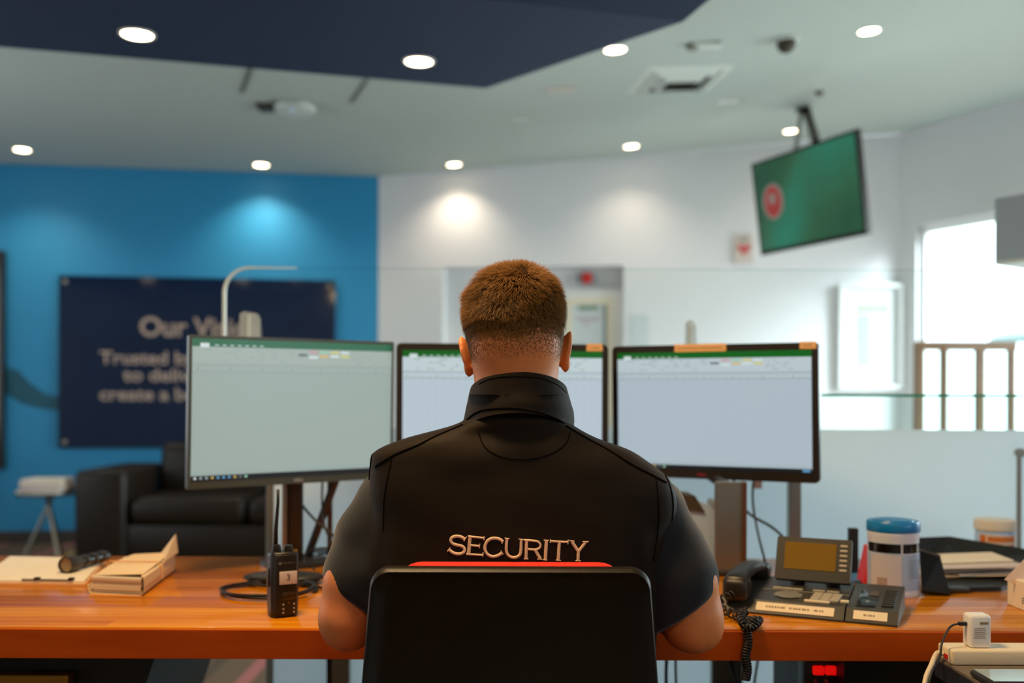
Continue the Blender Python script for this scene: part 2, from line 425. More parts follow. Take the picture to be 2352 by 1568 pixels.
# recess cheeks, head and back
ww.prism([wpt(s0-0.05, 0), wpt(s0, 0), wpt(s0, zr), wpt(s0-0.05, zr)], -wn*0.12, -wn*(REC+.1))
ww.prism([wpt(s1, 0), wpt(s1+0.05, 0), wpt(s1+0.05, zr), wpt(s1, zr)], -wn*0.12, -wn*(REC+.1))
ww.prism([wpt(s0, zr), wpt(s1, zr), wpt(s1, zr+.05), wpt(s0, zr+.05)], -wn*0.12, -wn*(REC+.1))
ww.prism([wpt(s0, 0), wpt(s1, 0), wpt(s1, zr), wpt(s0, zr)], -wn*REC, -wn*(REC+.1))
struct(ww, 'wall_white', 'white_paint')
# door with a glazed panel in the recess
dc = ws(on_ww(1352, 700)); ddz = min(zr-0.03, on_ww(1352, 697).z+0.13); DO = -REC+0.004
door = thing('door_1', None, None, wpt(dc, 0, -REC), kind='structure')
dm = MB().prism([wpt(dc-.46, 0.01, -REC+.002), wpt(dc+.42, 0.01, -REC+.002), wpt(dc+.42, ddz, -REC+.002), wpt(dc-.46, ddz, -REC+.002)], (0, 0, 0), wn*0.05)
build(dm, 'door_leaf', 'trim_white', door)
dg0 = on_ww(1312, 697); dg1 = on_ww(1394, 697); g0, g1, gz = ws(dg0), ws(dg1), dg0.z
def frame_rect(a, b, z0, z1, w, out, th):
    mb = MB()
    for (p, q, r, s_) in ((a-w, a, z0-w, z1+w), (b, b+w, z0-w, z1+w), (a, b, z0-w, z0), (a, b, z1, z1+w)):
        mb.prism([wpt(p, r, out), wpt(q, r, out), wpt(q, s_, out), wpt(p, s_, out)], (0, 0, 0), wn*th)
    return mb
build(frame_rect(g0, g1, 1.0, gz, .045, -REC+.052, .02), 'glazing_bead', 'trim_cream', door)
pm = MB(); o1 = -REC+.054
pm.prism([wpt(g0, 1.0, o1), wpt(g1, 1.0, o1), wpt(g1, gz, o1), wpt(g0, gz, o1)], (0, 0, 0), wn*.004, 0)
def pr(a, b, za, zb, mi, o=o1+.0045): pm.prism([wpt(g0+(g1-g0)*a, za, o), wpt(g0+(g1-g0)*b, za, o), wpt(g0+(g1-g0)*b, zb, o), wpt(g0+(g1-g0)*a, zb, o)], (0, 0, 0), wn*.002, mi)
pr(.2, .75, gz-.05, gz-.01, 3); pr(.15, .8, gz-.13, gz-.105, 4); pr(.1, .9, 1.48, 1.60, 1); pr(.9, 1, 1.0, gz, 1); pr(.3, .5, gz-.17, gz-.15, 4)
pr(.2, .6, 1.46, 1.49, 2, o1+.007)
build(pm, 'posters_on_glass', ['poster_white', 'poster_grey', 'vent_dark', 'poster_green', 'poster_pink'], door)
build(MB().box(tuple(wpt(dc-.38, 1.02, -REC+.09)), (.12, .03, .03), bev=.008), 'door_handle', 'steel', door)

# right wall with the window opening
C0 = Vector((C_.x, C_.y, 0)); rn = Vector((dR.y, -dR.x, 0))
if rn.dot(Vector((0, 3, 0))-C0) < 0: rn = -rn
def rpt(s, z, out=0.0): return C0+dR*s+rn*out+Vector((0, 0, z))
def on_rw(px, py): return Pplane(px, py, C0, rn)
def rs(p): return (p-C0).dot(dR)
w0 = on_rw(2118, 517); w1 = on_rw(2288, 488); ws0 = rs(w0)-.05; wz = (w0.z+w1.z)/2
print('window', w0, w1, ws0, rs(w1))
ws1 = 5.2; wlow = 0.35
RL = 8.6
def rtop(s): q = C0+dR*s; return rc_z(q.x, q.y)
rw = MB()
def rw_piece(a, b, z0, za, zb): rw.prism([rpt(a, z0), rpt(b, z0), rpt(b, zb), rpt(a, za)], (0, 0, 0), -rn*.14)
rw_piece(-.02, ws0, 0, rtop(0), rtop(ws0)); rw_piece(ws1, RL, 0, rtop(ws1), rtop(RL))
rw_piece(ws0, ws1, wz, rtop(ws0), rtop(ws1)); rw_piece(ws0, ws1, 0, wlow, wlow)
struct(rw, 'wall_right', 'white_paint')
win = thing('window_1', None, None, rpt(ws0, wlow), kind='structure')
fm = MB()
for a, b, c, d in ((ws0, ws0+.05, wlow, wz), (ws1-.05, ws1, wlow, wz), (ws0, ws1, wlow, wlow+.05), (ws0, ws1, wz-.05, wz), (ws0+1.75, ws0+1.81, wlow, wz), (ws0+3.5, ws0+3.56, wlow, wz)):
    fm.prism([rpt(a, c, -.04), rpt(b, c, -.04), rpt(b, d, -.04), rpt(a, d, -.04)], (0, 0, 0), -rn*.06)
build(fm, 'window_frame', 'white_frame', win)
gm = MB().prism([rpt(ws0, wlow, -.06), rpt(ws1, wlow, -.06), rpt(ws1, wz, -.06), rpt(ws0, wz, -.06)], (0, 0, 0), -rn*.008)
build(gm, 'window_pane', 'glass', win)
# near walls (behind / beside the viewer)
wall('wall_left', (E_.x, E_.y), (E_.x, YB), 0, Hc, Hc, 'white_paint', 0.12, -1)
GX = (C0+dR*RL)
wall('wall_rear', (E_.x, YB), (GX.x+.1, YB), 0, Hc, 3.9, 'white_paint', 0.12, -1)
wall('wall_near_right', (GX.x, GX.y), (GX.x, YB), 0, rc_z(GX.x, GX.y), rc_z(GX.x, YB), 'white_paint', 0.12, 1)
# ceilings
lc = [Vector((E_.x, E_.y, Hc)), Vector((B.x, B.y, Hc)), Vector((Q.x, Q.y, Hc)), Vector((E_.x, YB, Hc))]
struct(MB().prism(lc, (0, 0, 0), (0, 0, .1)), 'ceiling_left', 'ceiling_paint')
def rcp(x, y): return Vector((x, y, rc_z(x, y)))
rc = [rcp(B.x, B.y), rcp(C_.x, C_.y), rcp(GX.x, GX.y), rcp(GX.x, YB), rcp(Q.x, Q.y)]
struct(MB().prism(rc, (0, 0, 0), (0, 0, .1)), 'ceiling_right', 'ceiling_paint')
# navy dropped soffit, folded upwards on its near side
SZ = 2.62
s_a = Pz(-900, 31, SZ); s_b = Pz(1115, 203, SZ); s_c = Pz(1568, 50, SZ); s_d = Pz(1125, -1, SZ)
cr = (s_d-s_c).normalized(); s_e = s_c+cr*5.4
ctop = 4.14
s_f = P(1628, 0, 3.76); up = (s_f-s_c)
tt = (2.98-SZ)/up.z; s_g = s_c+up*tt; s_h = s_e+up*tt
sm = MB(); T = Vector((0, 0, .2))
sm.prism([s_a, s_b, s_c, s_e], (0, 0, 0), (0, 0, .34)); 
sm.add([s_e, s_c, s_g, s_h, s_e+T, s_c+T, s_g+Vector((0, 0, .01)), s_h+Vector((0, 0, .01))], [(0, 1, 2, 3), (4, 5, 6, 7), (1, 2, 6, 5), (0, 3, 7, 4), (2, 3, 7, 6)])
sf = struct(sm, 'trim_1', 'navy_paint')
# skirting of blue wall
nb = Vector((-dB.y, dB.x, 0))
if nb.dot(-Vector((B.x, B.y, 0))) < 0: nb = -nb
struct(MB().prism([Vector((E_.x, E_.y, 0)), Vector((B.x, B.y, 0)), Vector((B.x, B.y, .1)), Vector((E_.x, E_.y, .1))], (0, 0, 0), nb*.015), 'baseboard_blue', 'skirting')
# mural swoosh painted on the blue wall
B0 = Vector((B.x, B.y, 0))
def on_bw(px, py, out=0.0): return Pplane(px, py, B0+nb*out, nb)
sw = [(-40, 838), (12, 843), (42, 850), (68, 878), (102, 903), (140, 912), (190, 915), (300, 900), (300, 918), (190, 934), (130, 942), (90, 937), (50, 926), (12, 902), (-40, 880)]
b_s = MB().prism([on_bw(x, y, .001) for x, y in sw], (0, 0, 0), nb*.002)
struct(b_s, 'trim_2', 'teal_paint')

# ------------------------------------------------------------------ ceiling fittings
def spot(loc, e, size=125, blend=1.0, color=(1, .82, .62), r=.04, tgt=None):
    l = bpy.data.lights.new('downlight_lamp', 'SPOT'); l.energy = e; l.spot_size = math.radians(size); l.spot_blend = blend
    l.color = color; l.shadow_soft_size = r
    o = bpy.data.objects.new('downlight_lamp', l); COL.objects.link(o); o.location = loc
    if tgt is not None: o.rotation_euler = (Vector(tgt)-Vector(loc)).to_track_quat('-Z', 'Y').to_euler()
    return o
def downlight(p, n, label, rad=.055):
    t = thing('recessed_downlight', label, 'ceiling light', p, 'recessed ceiling downlights')
    q = Vector((0, 0, 1)).rotation_difference(Vector(n)).to_matrix()
    mb = MB().lathe([(rad+.001, .0), (rad+.012, .0), (rad+.012, -.004), (rad+.001, -.006)], p, 32, 0, q, cap=False)
    build(mb, 'trim_ring', 'trim_white', t)
    build(MB().lathe([(.001, -.004), (rad, -.004), (rad, -.001), (.001, -.001)], p, 32, 0, q), 'lamp_lens', 'lamp_warm', t)
    return t
UP = Vector((0, 0, 1))
L1 = [((315, 78), 'sf', 'oval-looking warm downlight in the navy soffit, leftmost one', 22, .06),
      ((962, 140), 'sf', 'warm downlight in the navy soffit near its far corner', 22, .058),
      ((51, 343), 'l', 'warm downlight at the far left above the blue wall', 60, .055),
      ((600, 378), 'l', 'warm downlight above the blue wall and the dark sign', 75, .055),
      ((1043, 377), 'r', 'warm downlight close to the blue and white wall corner, on the white side', 34, .052),
      ((1450, 335), 'r', 'warm downlight above the white wall, left of the hanging screen', 24, .052),
      ((1816, 300), 'r', 'warm downlight seen beside the pole of the hanging screen', 10, .048),
      ((1413, 113), 'r', 'warm downlight just off the edge of the navy soffit', 20, .055),
      ((1996, 70), 'r', 'warm downlight at the upper right of the white ceiling', 20, .052)]
for (px, py), w_, lab, e, rad in L1:
    if w_ == 'sf': p = Pz(px, py, SZ); n = UP
    elif w_ == 'l': p = Pz(px, py, Hc); n = UP
    else: p = on_rc(px, py); n = nR
    downlight(p, n, lab, rad)
    spot(p-Vector((0, 0, .03)), e*(.65 if w_ == 'l' else 1.7 if w_ == 'sf' else .7))
for px, py, lab in ((340, 640, 'warm downlight in the navy soffit, seen only as a glint in the navy sign'), (557, 642, 'second warm downlight in the navy soffit, glinting at the top edge of the navy sign')):
    hp_ = Pplane(px, py, Vector((B.x, B.y, 0))+nb*.031, nb); dr = ray(px, py); dr = dr-nb*(2*dr.dot(nb))
    ns = UP
    k_ = (s_c-hp_).dot(ns)/dr.dot(ns); lp_ = hp_+dr*k_; print('glint lamp', lp_)
    downlight(lp_-ns*.0, ns, lab, .075)
# smoke detector / access point with blue status light
p = Pz(678, 240, Hc)
t = thing('wireless_access_point', 'white round ceiling device with a blue status light above the blue wall', 'access point', p)
build(MB().lathe([(.001, -.058), (.09, -.056), (.125, -.045), (.13, -.02), (.11, -.012), (.11, 0), (.001, 0)], p, 40), 'housing', 'vent_white', t, 'auto')
build(MB().box(p+Vector((-.16, .03, -.012)), (.16, .14, .024), bev=.005), 'mounting_box', 'vent_dark', t)
build(MB().ellipsoid(p+Vector((0, -.085, -.05)), (.012, .012, .012)), 'status_light', 'led_blue', t, True)
# slots in left ceiling
for (x0, y0, x1, y1), lab in (((574, 158, 556, 212), 'narrow dark ceiling slot left of the round ceiling device'), ((843, 182, 806, 236), 'narrow dark ceiling slot right of the round ceiling device')):
    a, b = Pz(x0, y0, Hc-.002), Pz(x1, y1, Hc-.002); d = (b-a).normalized(); s_ = Vector((-d.y, d.x, 0))*.012
    o = build(MB().prism([a-s_, a+s_, b+s_, b-s_], (0, 0, 0), (0, 0, -.004)), 'slot_diffuser', 'detector_grey', loc=a); tag(o, lab, 'air slot', 'slots in the left ceiling')
# square air diffuser
def rcbox(px, py, w, d, h, name, mtl, parent=None, ang=0.0, label=None, cat=None, out=0.0, group=None):
    p = on_rc(px, py); q = UP.rotation_difference(nR).to_matrix() @ Matrix.Rotation(ang, 3, 'Z')
    o = build(MB().box(p-nR*(h/2+out), (w, d, h), bev=min(h*.3, .01), R=q), name, mtl, parent, loc=None if parent else p)
    if label: tag(o, label, cat, group)
    return o
p = on_rc(1560, 183); q = UP.rotation_difference(nR).to_matrix() @ Matrix.Rotation(0.12, 3, 'Z')
t = thing('square_air_diffuser', 'square white air diffuser with dark throat in the white ceiling', 'air vent', p)
fm = MB(); half = .26
for k, (hw, hw2, z0, z1) in enumerate(((half, half-.05, 0, -.012), (half-.06, half-.10, -.005, -.03), (half-.12, half-.16, -.008, -.045))):
    vs = []
    for h_, z_ in ((hw, z0), (hw2, z1)):
        vs += [p + q @ Vector((sx*h_, sy*h_, z_)) for sx, sy in ((-1, -1), (1, -1), (1, 1), (-1, 1))]
    fm.add(vs, [(0, 1, 5, 4), (1, 2, 6, 5), (2, 3, 7, 6), (3, 0, 4, 7)])
o_ = build(fm, 'louvre_rings', 'vent_white', t); so = o_.modifiers.new('s', 'SOLIDIFY'); so.thickness = .006
build(MB().box(p-nR*.003, (half*1.7, half*1.7, .004), R=q), 'throat', 'vent_dark', t)
# small fittings
p = on_rc(1805, 90)
t = thing('dome_camera', 'dark dome detector under the white ceiling beside the bright far right downlight', 'detector', p)
build(MB().lathe([(.001, -.012), (.075, -.012), (.075, 0), (.001, 0)], p, 28, 0, UP.rotation_difference(nR).to_matrix()), 'base', 'vent_white', t)
build(MB().ellipsoid(p-nR*.025, (.05, .05, .05)), 'dome', 'vent_dark', t, True)
p = on_rc(1622, 100)
t = thing('ceiling_sensor', 'small pale sensor with a grey eye, left of the dome detector', 'sensor', p)
build(MB().box(p-nR*.01, (.16, .08, .02), bev=.008), 'housing', 'vent_white', t)
build(MB().lathe([(.001, -.03), (.03, -.028), (.035, 0), (.001, 0)], p-Vector((.075, 0, .004)), 20), 'eye', 'detector_grey', t)
rcbox(1288, 204, .17, .07, .008, 'ceiling_label_plate', 'label_pink', label='pinkish flat plate on the ceiling below the navy soffit edge', cat='ceiling plate', group='flat ceiling plates')
rcbox(1671, 231, .13, .06, .008, 'ceiling_label_plate', 'trim_white', label='small white plate on the ceiling under the square air vent', cat='ceiling plate', group='flat ceiling plates')
rcbox(1191, 272, .12, .05, .006, 'ceiling_label_plate', 'vent_white', label='faint pale plate on the ceiling between fold line and pinkish plate', cat='ceiling plate', group='flat ceiling plates')
p = on_rc(1882, 210); o = build(MB().lathe([(.001, -.03), (.02, -.03), (.03, -.004), (.03, 0), (.001, 0)], p, 20), 'sprinkler_head', 'detector_grey', loc=p); tag(o, 'tiny grey sprinkler head above the hanging screen', 'sprinkler')

# ------------------------------------------------------------------ sign on the blue wall
c00 = on_bw(135, 632, .03); c10 = on_bw(770, 648, .03); z1_ = c00.z; z0_ = on_bw(128, 1029, .03).z
bd = Vector((c10.x-c00.x, c10.y-c00.y, 0)).normalized()
t = thing('vision_sign', 'dark navy glossy wall sign reading Our Vision on the blue wall', 'sign', Vector((c00.x, c00.y, z0_)))
sgw = (Vector((c10.x, c10.y, 0))-Vector((c00.x, c00.y, 0))).length
q0 = Vector((c00.x, c00.y, 0)); q1 = q0+bd*sgw
build(MB().prism([q0+UP*z0_, q1+UP*z0_, q1+UP*z1_, q0+UP*z1_], (0, 0, 0), -nb*.012), 'panel', 'sign_navy', t)
for a in (0.0, .5, 1.0):
    for zz in (z0_+.05, z1_-.05):
        if a == .5 and zz > 2: continue
        pp = q0+bd*(.05+(sgw-.1)*a*1.0)+UP*zz
        build(MB().tube([pp-nb*.029, pp+nb*.008], .018, seg=16), 'standoff', 'steel', t)
def sign_text(txt, x0, x1, yc, h):
    a = on_bw(x0, yc, .033); b = on_bw(x1, yc, .033)
    text_obj(txt, 'lettering', 'sign_letters', t, (Vector((a.x, a.y, a.z))+Vector((b.x, b.y, a.z)))/2, bd, UP, h, .001, width=(b-a).length, bold=.02)
sign_text('Our Vision', 322, 598, 752, .15)
sign_text('Trusted by our', 228, 530, 822, .10)
sign_text('to deliver', 282, 480, 862, .10)
sign_text('create a better', 228, 522, 906, .10)
# dark screen at the left edge
a, b = on_bw(-190, 575, .02), on_bw(12, 578, .02); zb = on_bw(8, 1076, .02).z
t = thing('wall_screen', 'black wall-mounted screen cut off by the left edge of the photo', 'screen', Vector((a.x, a.y, zb)))
a0, b0 = Vector((a.x, a.y, 0)), Vector((b.x, b.y, 0))
build(MB().prism([a0+UP*zb, b0+UP*zb, b0+UP*b.z, a0+UP*b.z], -nb*.018, nb*.05), 'casing', 'black_plastic', t)
dd = (b0-a0).normalized()*.02
build(MB().prism([a0+dd+UP*(zb+.02), b0-dd+UP*(zb+.02), b0-dd+UP*(b.z-.02), a0+dd+UP*(b.z-.02)], nb*.051, nb*.053), 'display', 'black_gloss', t)

# ------------------------------------------------------------------ things on the white wall
def wall_plate(name, px0, py0, px1, py1, th, mtl, parent=None, out=0.0):
    a = on_ww(px0, py0); b = on_ww(px1, py1); sa, sb = ws(a), ws(b); za, zb_ = a.z, b.z
    mb = MB().prism([wpt(sa, zb_, out), wpt(sb, zb_, out), wpt(sb, za, out), wpt(sa, za, out)], (0, 0, 0), wn*th)
    return build(mb, name, mtl, parent, loc=None if parent else wpt((sa+sb)/2, zb_, out)), (sa, sb, zb_, za)
pa = on_ww(1708, 600)
t = thing('defibrillator_sign', 'white wall sign with a red heart beside the hanging screen', 'sign', pa)
o, (sa, sb, za, zb_) = wall_plate('sign_board', 1687, 541, 1729, 604, .02, 'label_pink', t)
hm = MB(); cs, cz_ = (sa+sb)/2, (za+zb_)/2-.0; R_ = (sb-sa)*.36
pts = []
for k in range(36):
    u = 2*PI*k/36; pts.append((16*math.sin(u)**3/17, (13*math.cos(u)-5*math.cos(2*u)-2*math.cos(3*u)-math.cos(4*u))/17))
hm.prism([wpt(cs+x*R_, cz_+y*R_, .021) for x, y in pts], (0, 0, 0), wn*.003)
build(hm, 'heart_symbol', 'red_plastic', t)
zz = [(-.18, .35), (.12, .35), (-.02, .08), (.2, .08), (-.12, -.5), (-.02, -.08), (-.22, -.08)]
build(MB().prism([wpt(cs+x*R_, cz_+y*R_, .025) for x, y in zz], (0, 0, 0), wn*.002), 'bolt_symbol', 'picture_mount', t)
text_obj('AED', 'lettering', 'ink', t, wpt(cs, zb_-.035, .021), wd, UP, .03, .001)
# red alarm above the door
p = on_ww(1347, 630) - wn*0
pp = wpt(ws(p), p.z-.02, -REC)
t = thing('fire_alarm_sounder', 'small red alarm box on a white bracket above the glazed door', 'alarm', pp)
build(MB().box(pp+wn*.02, (.16, .04, .07), bev=.01), 'bracket', 'grey_case', t)
build(MB().box(pp+wn*.05+wd*.0, (.085, .07, .085), bev=.012), 'sounder', 'red_plastic', t)
# framed picture
pa = on_ww(1998, 885)
t = thing('framed_picture', 'white framed picture with grey print on the white wall near the window', 'picture', pa)
a = on_ww(1935, 662); b = on_ww(2062, 884); sa, sb, za, zb_ = ws(a), ws(b), b.z, a.z
build(frame_rect(sa, sb, za, zb_, .03, .004, .05), 'frame', 'white_frame', t)
build(MB().prism([wpt(sa, za, .008), wpt(sb, za, .008), wpt(sb, zb_, .008), wpt(sa, zb_, .008)], (0, 0, 0), wn*.01), 'mount', 'picture_mount', t)
w_ = sb-sa; h_ = zb_-za
pm = MB()
def pp2(a, b, c, d, mi): pm.prism([wpt(sa+w_*a, za+h_*c, .019), wpt(sa+w_*b, za+h_*c, .019), wpt(sa+w_*b, za+h_*d, .019), wpt(sa+w_*a, za+h_*d, .019)], (0, 0, 0), wn*.002, mi)
pp2(.25, .5, .18, .72, 0); pp2(.25, .8, .74, .83, 1)
build(pm, 'print', ['picture_grey', 'picture_green'], t)
# notice
o, _ = wall_plate('wall_notice', 1448, 722, 1490, 800, .004, 'poster_white'); tag(o, 'pale paper notice on the white wall right of the glazed door', 'notice')

# ------------------------------------------------------------------ hanging screen
TLs, TRs = P(1725, 373, 6.8), P(1967, 300, 5.9); TLs.z = TRs.z = (TLs.z+TRs.z)/2
u = (TRs-TLs); tw = u.length; u.normalize(); nn = Vector((u.y, -u.x, 0)); th_ = math.radians(8)
if nn.y > 0: nn = -nn
vd = (-UP*math.cos(th_) - nn*math.sin(th_)).normalized(); nf = u.cross(vd).normalized()
if nf.y > 0: nf = -nf
TH = .625
t = thing('hanging_screen', 'black framed screen with green picture hanging tilted from the ceiling', 'screen', (TLs+TRs)/2)
def tvp(a, b, o=0.0): return TLs+u*(tw*a)+vd*(TH*b)+nf*o
build(MB().prism([tvp(0, 0), tvp(1, 0), tvp(1, 1), tvp(0, 1)], -nf*.035, nf*.0), 'casing', 'monitor_black', t)
tm = MB().prism([tvp(.022, .03), tvp(.978, .03), tvp(.978, .955), tvp(.022, .955)], nf*.001, nf*.003)
gm_ = mat('green_slide', (8, 30, 22), 0.3, emit=(40, 110, 84), es=0.9, scale=1.2)
nt = gm_.node_tree; b_ = nt.nodes['Principled BSDF']; cr_ = nt.nodes.new('ShaderNodeValToRGB'); nzz = [n for n in nt.nodes if n.type == 'TEX_NOISE'][0]
nt.links.new(nzz.outputs[0], cr_.inputs[0]); nt.links.new(cr_.outputs[0], b_.inputs['Emission Color']); b_.inputs['Emission Strength'].default_value = .75
e = cr_.color_ramp.elements; e[0].position = .3; e[0].color = col(22, 66, 46); e[1].position = .7; e[1].color = col(44, 130, 104)
k_ = e.new(.5); k_.color = col(52, 98, 66)
M['green_slide'] = gm_
build(tm, 'display', 'green_slide', t)
emis('slide_red', (150, 50, 44), .9); emis('slide_pale', (128, 118, 110), .9); emis('slide_text', (70, 132, 108), .9)
def disc(cx, cy, rx, ry, o, mi, mb, n=32): mb.prism([tvp(cx+rx*math.cos(2*PI*k/n), cy+ry*math.sin(2*PI*k/n), o) for k in range(n)], (0, 0, 0), nf*.001, mi)
em = MB(); disc(.19, .46, .105, .19, .0035, 1, em); disc(.19, .46, .08, .165, .005, 0, em); disc(.19, .43, .035, .06, .0065, 1, em); disc(.19, .54, .05, .05, .0065, 0, em)
build(em, 'round_emblem', ['slide_red', 'slide_pale'], t)
# ceiling mount: two arms meeting at the ceiling
q1_, q2_ = tvp(.42, .0, -.03), tvp(.62, .0, -.03)
ct = on_rc(1842, 250); 
build(MB().tube([q1_, q1_+(ct-q1_)*.98], .014, seg=10), 'mount_pole', 'steel', t)
build(MB().tube([q2_, q2_+(ct+Vector((.03, 0, 0))-q2_)*.98], .03, seg=10), 'mount_arm', 'dark_steel', t)
build(MB().box(ct-nR*.012+Vector((.01, 0, 0)), (.09, .07, .02), bev=.004), 'ceiling_plate', 'dark_steel', t)

# grey case on the right edge
t = thing('wall_air_conditioner', 'grey boxy casing jutting in at the right edge of the photo above the window', 'air conditioner', P(2400, 600, 3.6))
a = P(2285, 456, 3.6); b = P(2285, 601, 3.6)
bx = [Vector((a.x, 3.6, b.z)), Vector((a.x+.35, 3.05, b.z)), Vector((a.x+1.4, 3.6, b.z)), Vector((a.x+.9, 4.2, b.z))]
bx = [Vector((a.x, 3.6, b.z)), Vector((a.x+.62, 2.7, b.z)), Vector((a.x+1.2, 3.1, b.z)), Vector((a.x+.58, 4.0, b.z))]
build(MB().prism(bx, (0, 0, 0), (0, 0, a.z-b.z)), 'casing', 'grey_case', t)
build(MB().prism([v*1.0 for v in bx], (0, 0, -.012), (0, 0, 0)), 'air_grille', 'vent_white', t)
build(MB().tube([(a.x+.6, 3.35, a.z), (a.x+.6, 3.35, rc_z(a.x+.6, 3.35)-.003)], .02, seg=10), 'hanging_rod', 'steel', t)

# timber glazed partition near the window
YP = 5.6
t = thing('timber_glazed_screen', 'timber framed glazed screen standing before the bright window', 'partition', P(2215, 915, YP)-UP*1.16)
xs = [2110, 2167, 2250, 2322]
tz = P(2110, 786, YP).z
fm = MB(); base_a = P(2110, 915, YP); 
for i, x in enumerate(xs):
    p_ = P(x, 900, YP); fm = MB().box((p_.x, YP, tz/2), (.028 if i % 2 else .04, .06, tz), bev=.004); build(fm, 'post', 'timber', t)
l_, r_ = P(2104, 786, YP).x, P(2330, 786, YP).x
build(MB().box(((l_+r_)/2, YP, tz-.02), (r_-l_, .07, .05), bev=.004), 'top_rail', 'timber', t)
build(MB().box(((l_+r_)/2, YP, .09), (r_-l_, .06, .12), bev=.004), 'bottom_rail', 'timber', t)
build(MB().box(((l_+r_)/2, YP, tz/2), (r_-l_, .006, tz-.1)), 'pane', 'glass', t)

# outside
struct(MB().box((12, 6, -.12), (14, 26, .1)), 'ground_outside', 'outdoor_ground')
hb = MB(); rnd = random.Random(3)
for k in range(90):
    hb.ellipsoid((13.5+rnd.uniform(-.5, .5), rnd.uniform(-2, 22), rnd.uniform(-.1, .75)), (rnd.uniform(.3, .6),)*3, seg=10)
o = build(hb, 'hedge', 'outdoor_hedge', smooth=True, loc=(13.5, 9, -.07)); tag(o, 'pale green hedge outside beyond the window', 'hedge')
pc = P(2352, 775, 11.0)
t = thing('garden_parasol', 'grey parasol outside, cut by the right edge of the photo', 'parasol', Vector((pc.x+1.0, 11, -.07)))
rim = [Vector((pc.x+1.0+1.35*math.cos(2*PI*k/8), 11+1.35*math.sin(2*PI*k/8), pc.z+.02)) for k in range(8)]
cp = MB(); cp.add(rim+[Vector((pc.x+1.0, 11, pc.z+.42))], [(k, (k+1) % 8, 8) for k in range(8)])
o_ = build(cp, 'canopy', 'grey_case', t); so = o_.modifiers.new('s', 'SOLIDIFY'); so.thickness = .02
build(MB().tube([(pc.x+1.0, 11, -.07), (pc.x+1.0, 11, pc.z+.4)], .03), 'pole', 'steel', t)

# ------------------------------------------------------------------ lounge: sofa, side table with magazines
SX0, SX1, SY0, SY1 = -2.88, -.62, 6.55, 7.42
t = thing('leather_sofa', 'dark brown leather sofa against the blue wall under the navy sign', 'sofa', ((SX0+SX1)/2, 7.0, 0))
build(MB().box(((SX0+SX1)/2, 6.98, .19), (SX1-SX0-.1, .82, .26), bev=.03), 'base', 'sofa_leather', t, 'auto')
for x, s_ in ((SX0+.17, 1), (SX1-.17, -1)):
    build(MB().box((x, 6.95, .37), (.34, .84, .62), bev=.05, seg=4), 'armrest', 'sofa_leather', t, 'auto')
cw = (SX1-SX0-.70)/2
for k in range(2):
    cxx = SX0+.35+cw*(k+.5)
    build(MB().box((cxx, 6.88, .405), (cw-.012, .66, .18), bev=.06, seg=4), 'seat_cushion', 'sofa_leather', t, 'auto')
    build(MB().box((cxx, 7.22, .60), (cw-.012, .24, .46), bev=.07, seg=4, R=Matrix.Rotation(-.12, 3, 'X')), 'back_cushion', 'sofa_leather', t, 'auto')
for x in (SX0+.1, SX1-.1):
    for y in (6.65, 7.3): build(MB().box((x, y, .03), (.06, .06, .06)), 'foot', 'black_plastic', t)
TC = P(112, 1133, 6.6); tz = TC.z
t = thing('glass_side_table', 'small round glass side table with crossed metal legs beside the sofa', 'side table', Vector((TC.x, 6.6, 0)))
build(MB().lathe([(.001, -.006), (.2, -.006), (.205, 0), (.2, .006), (.001, .006)], (TC.x, 6.6, tz), 40), 'table_top', mat('smoked_glass', (20, 40, 52), .1), t, 'auto')
for ang in (200, 320, 80):
    dx, dy = math.cos(math.radians(ang)), math.sin(math.radians(ang))
    build(MB().tube([(TC.x-dx*.03, 6.6-dy*.03, tz-.006), (TC.x+dx*.19, 6.6+dy*.19, .0)], .012, seg=8), 'leg', 'steel', t)
mags = [('pale magazine topmost on the glass side table', 'paper'), ('second magazine from the top of the side table stack', 'label_pink'), ('third magazine down in the side table stack', 'paper'), ('magazine next to lowest in the side table stack', 'poster_pink'), ('lowest magazine of the side table stack', 'paper')]
for k, (lab, mt_) in enumerate(mags[::-1]):
    z_ = tz+.0075+.0185*k
    o = build(MB().box((TC.x-.01+.006*((k*37) % 5-2), 6.6, z_+.009), (.29-.006*k, .21, .018), bev=.004, R=Matrix.Rotation(.05*((k*3) % 5-2), 3, 'Z')), 'magazine', mt_, loc=(TC.x, 6.6, z_))
    tag(o, lab, 'magazine', 'magazines on the glass side table')
# ================================================================== desk
DZ = 0.754; DY0, DY1 = 1.76, 2.545; DX0, DX1 = -1.75, 1.75; DT = 0.0545
desk = thing('reception_desk', 'long glossy orange timber desk with a thick front edge', 'desk', (0, 2.15, 0))
build(MB().box(((DX0+DX1)/2, (DY0+DY1)/2, DZ-DT/2), (DX1-DX0, DY1-DY0, DT), bev=.003), 'desk_top', 'wood', desk, 'auto')
build(MB().box(((DX0+DX1)/2, DY0-.003, DZ-DT/2-.0015), (DX1-DX0, .006, DT-.003), bev=.001), 'front_edge', 'timber_edge', desk)
def gus(x0, x1, xl):   # black under-frame with a slanted cheek
    y0, y1 = 1.86, 1.95
    zb = .0; return MB().prism([Vector((x0, y0, DZ-DT)), Vector((x1, y0, DZ-DT)), Vector((xl, y0, zb)), Vector((x0, y0, zb))], (0, 0, 0), (0, .5, 0))
lx = P(366, 1515, 1.86).x; l2 = P(305, 1568, 1.86)
sl = (lx-l2.x)/((DZ-DT)-l2.z)
build(gus(-1.45, lx, lx-sl*.35), 'under_cabinet', 'cabinet_black', desk)
rx = P(1935, 1530, 1.86).x
build(MB().box(((rx+1.5)/2, 2.1, (DZ-DT)/2), (1.5-rx, .5, DZ-DT)), 'under_cabinet', 'cabinet_black', desk)
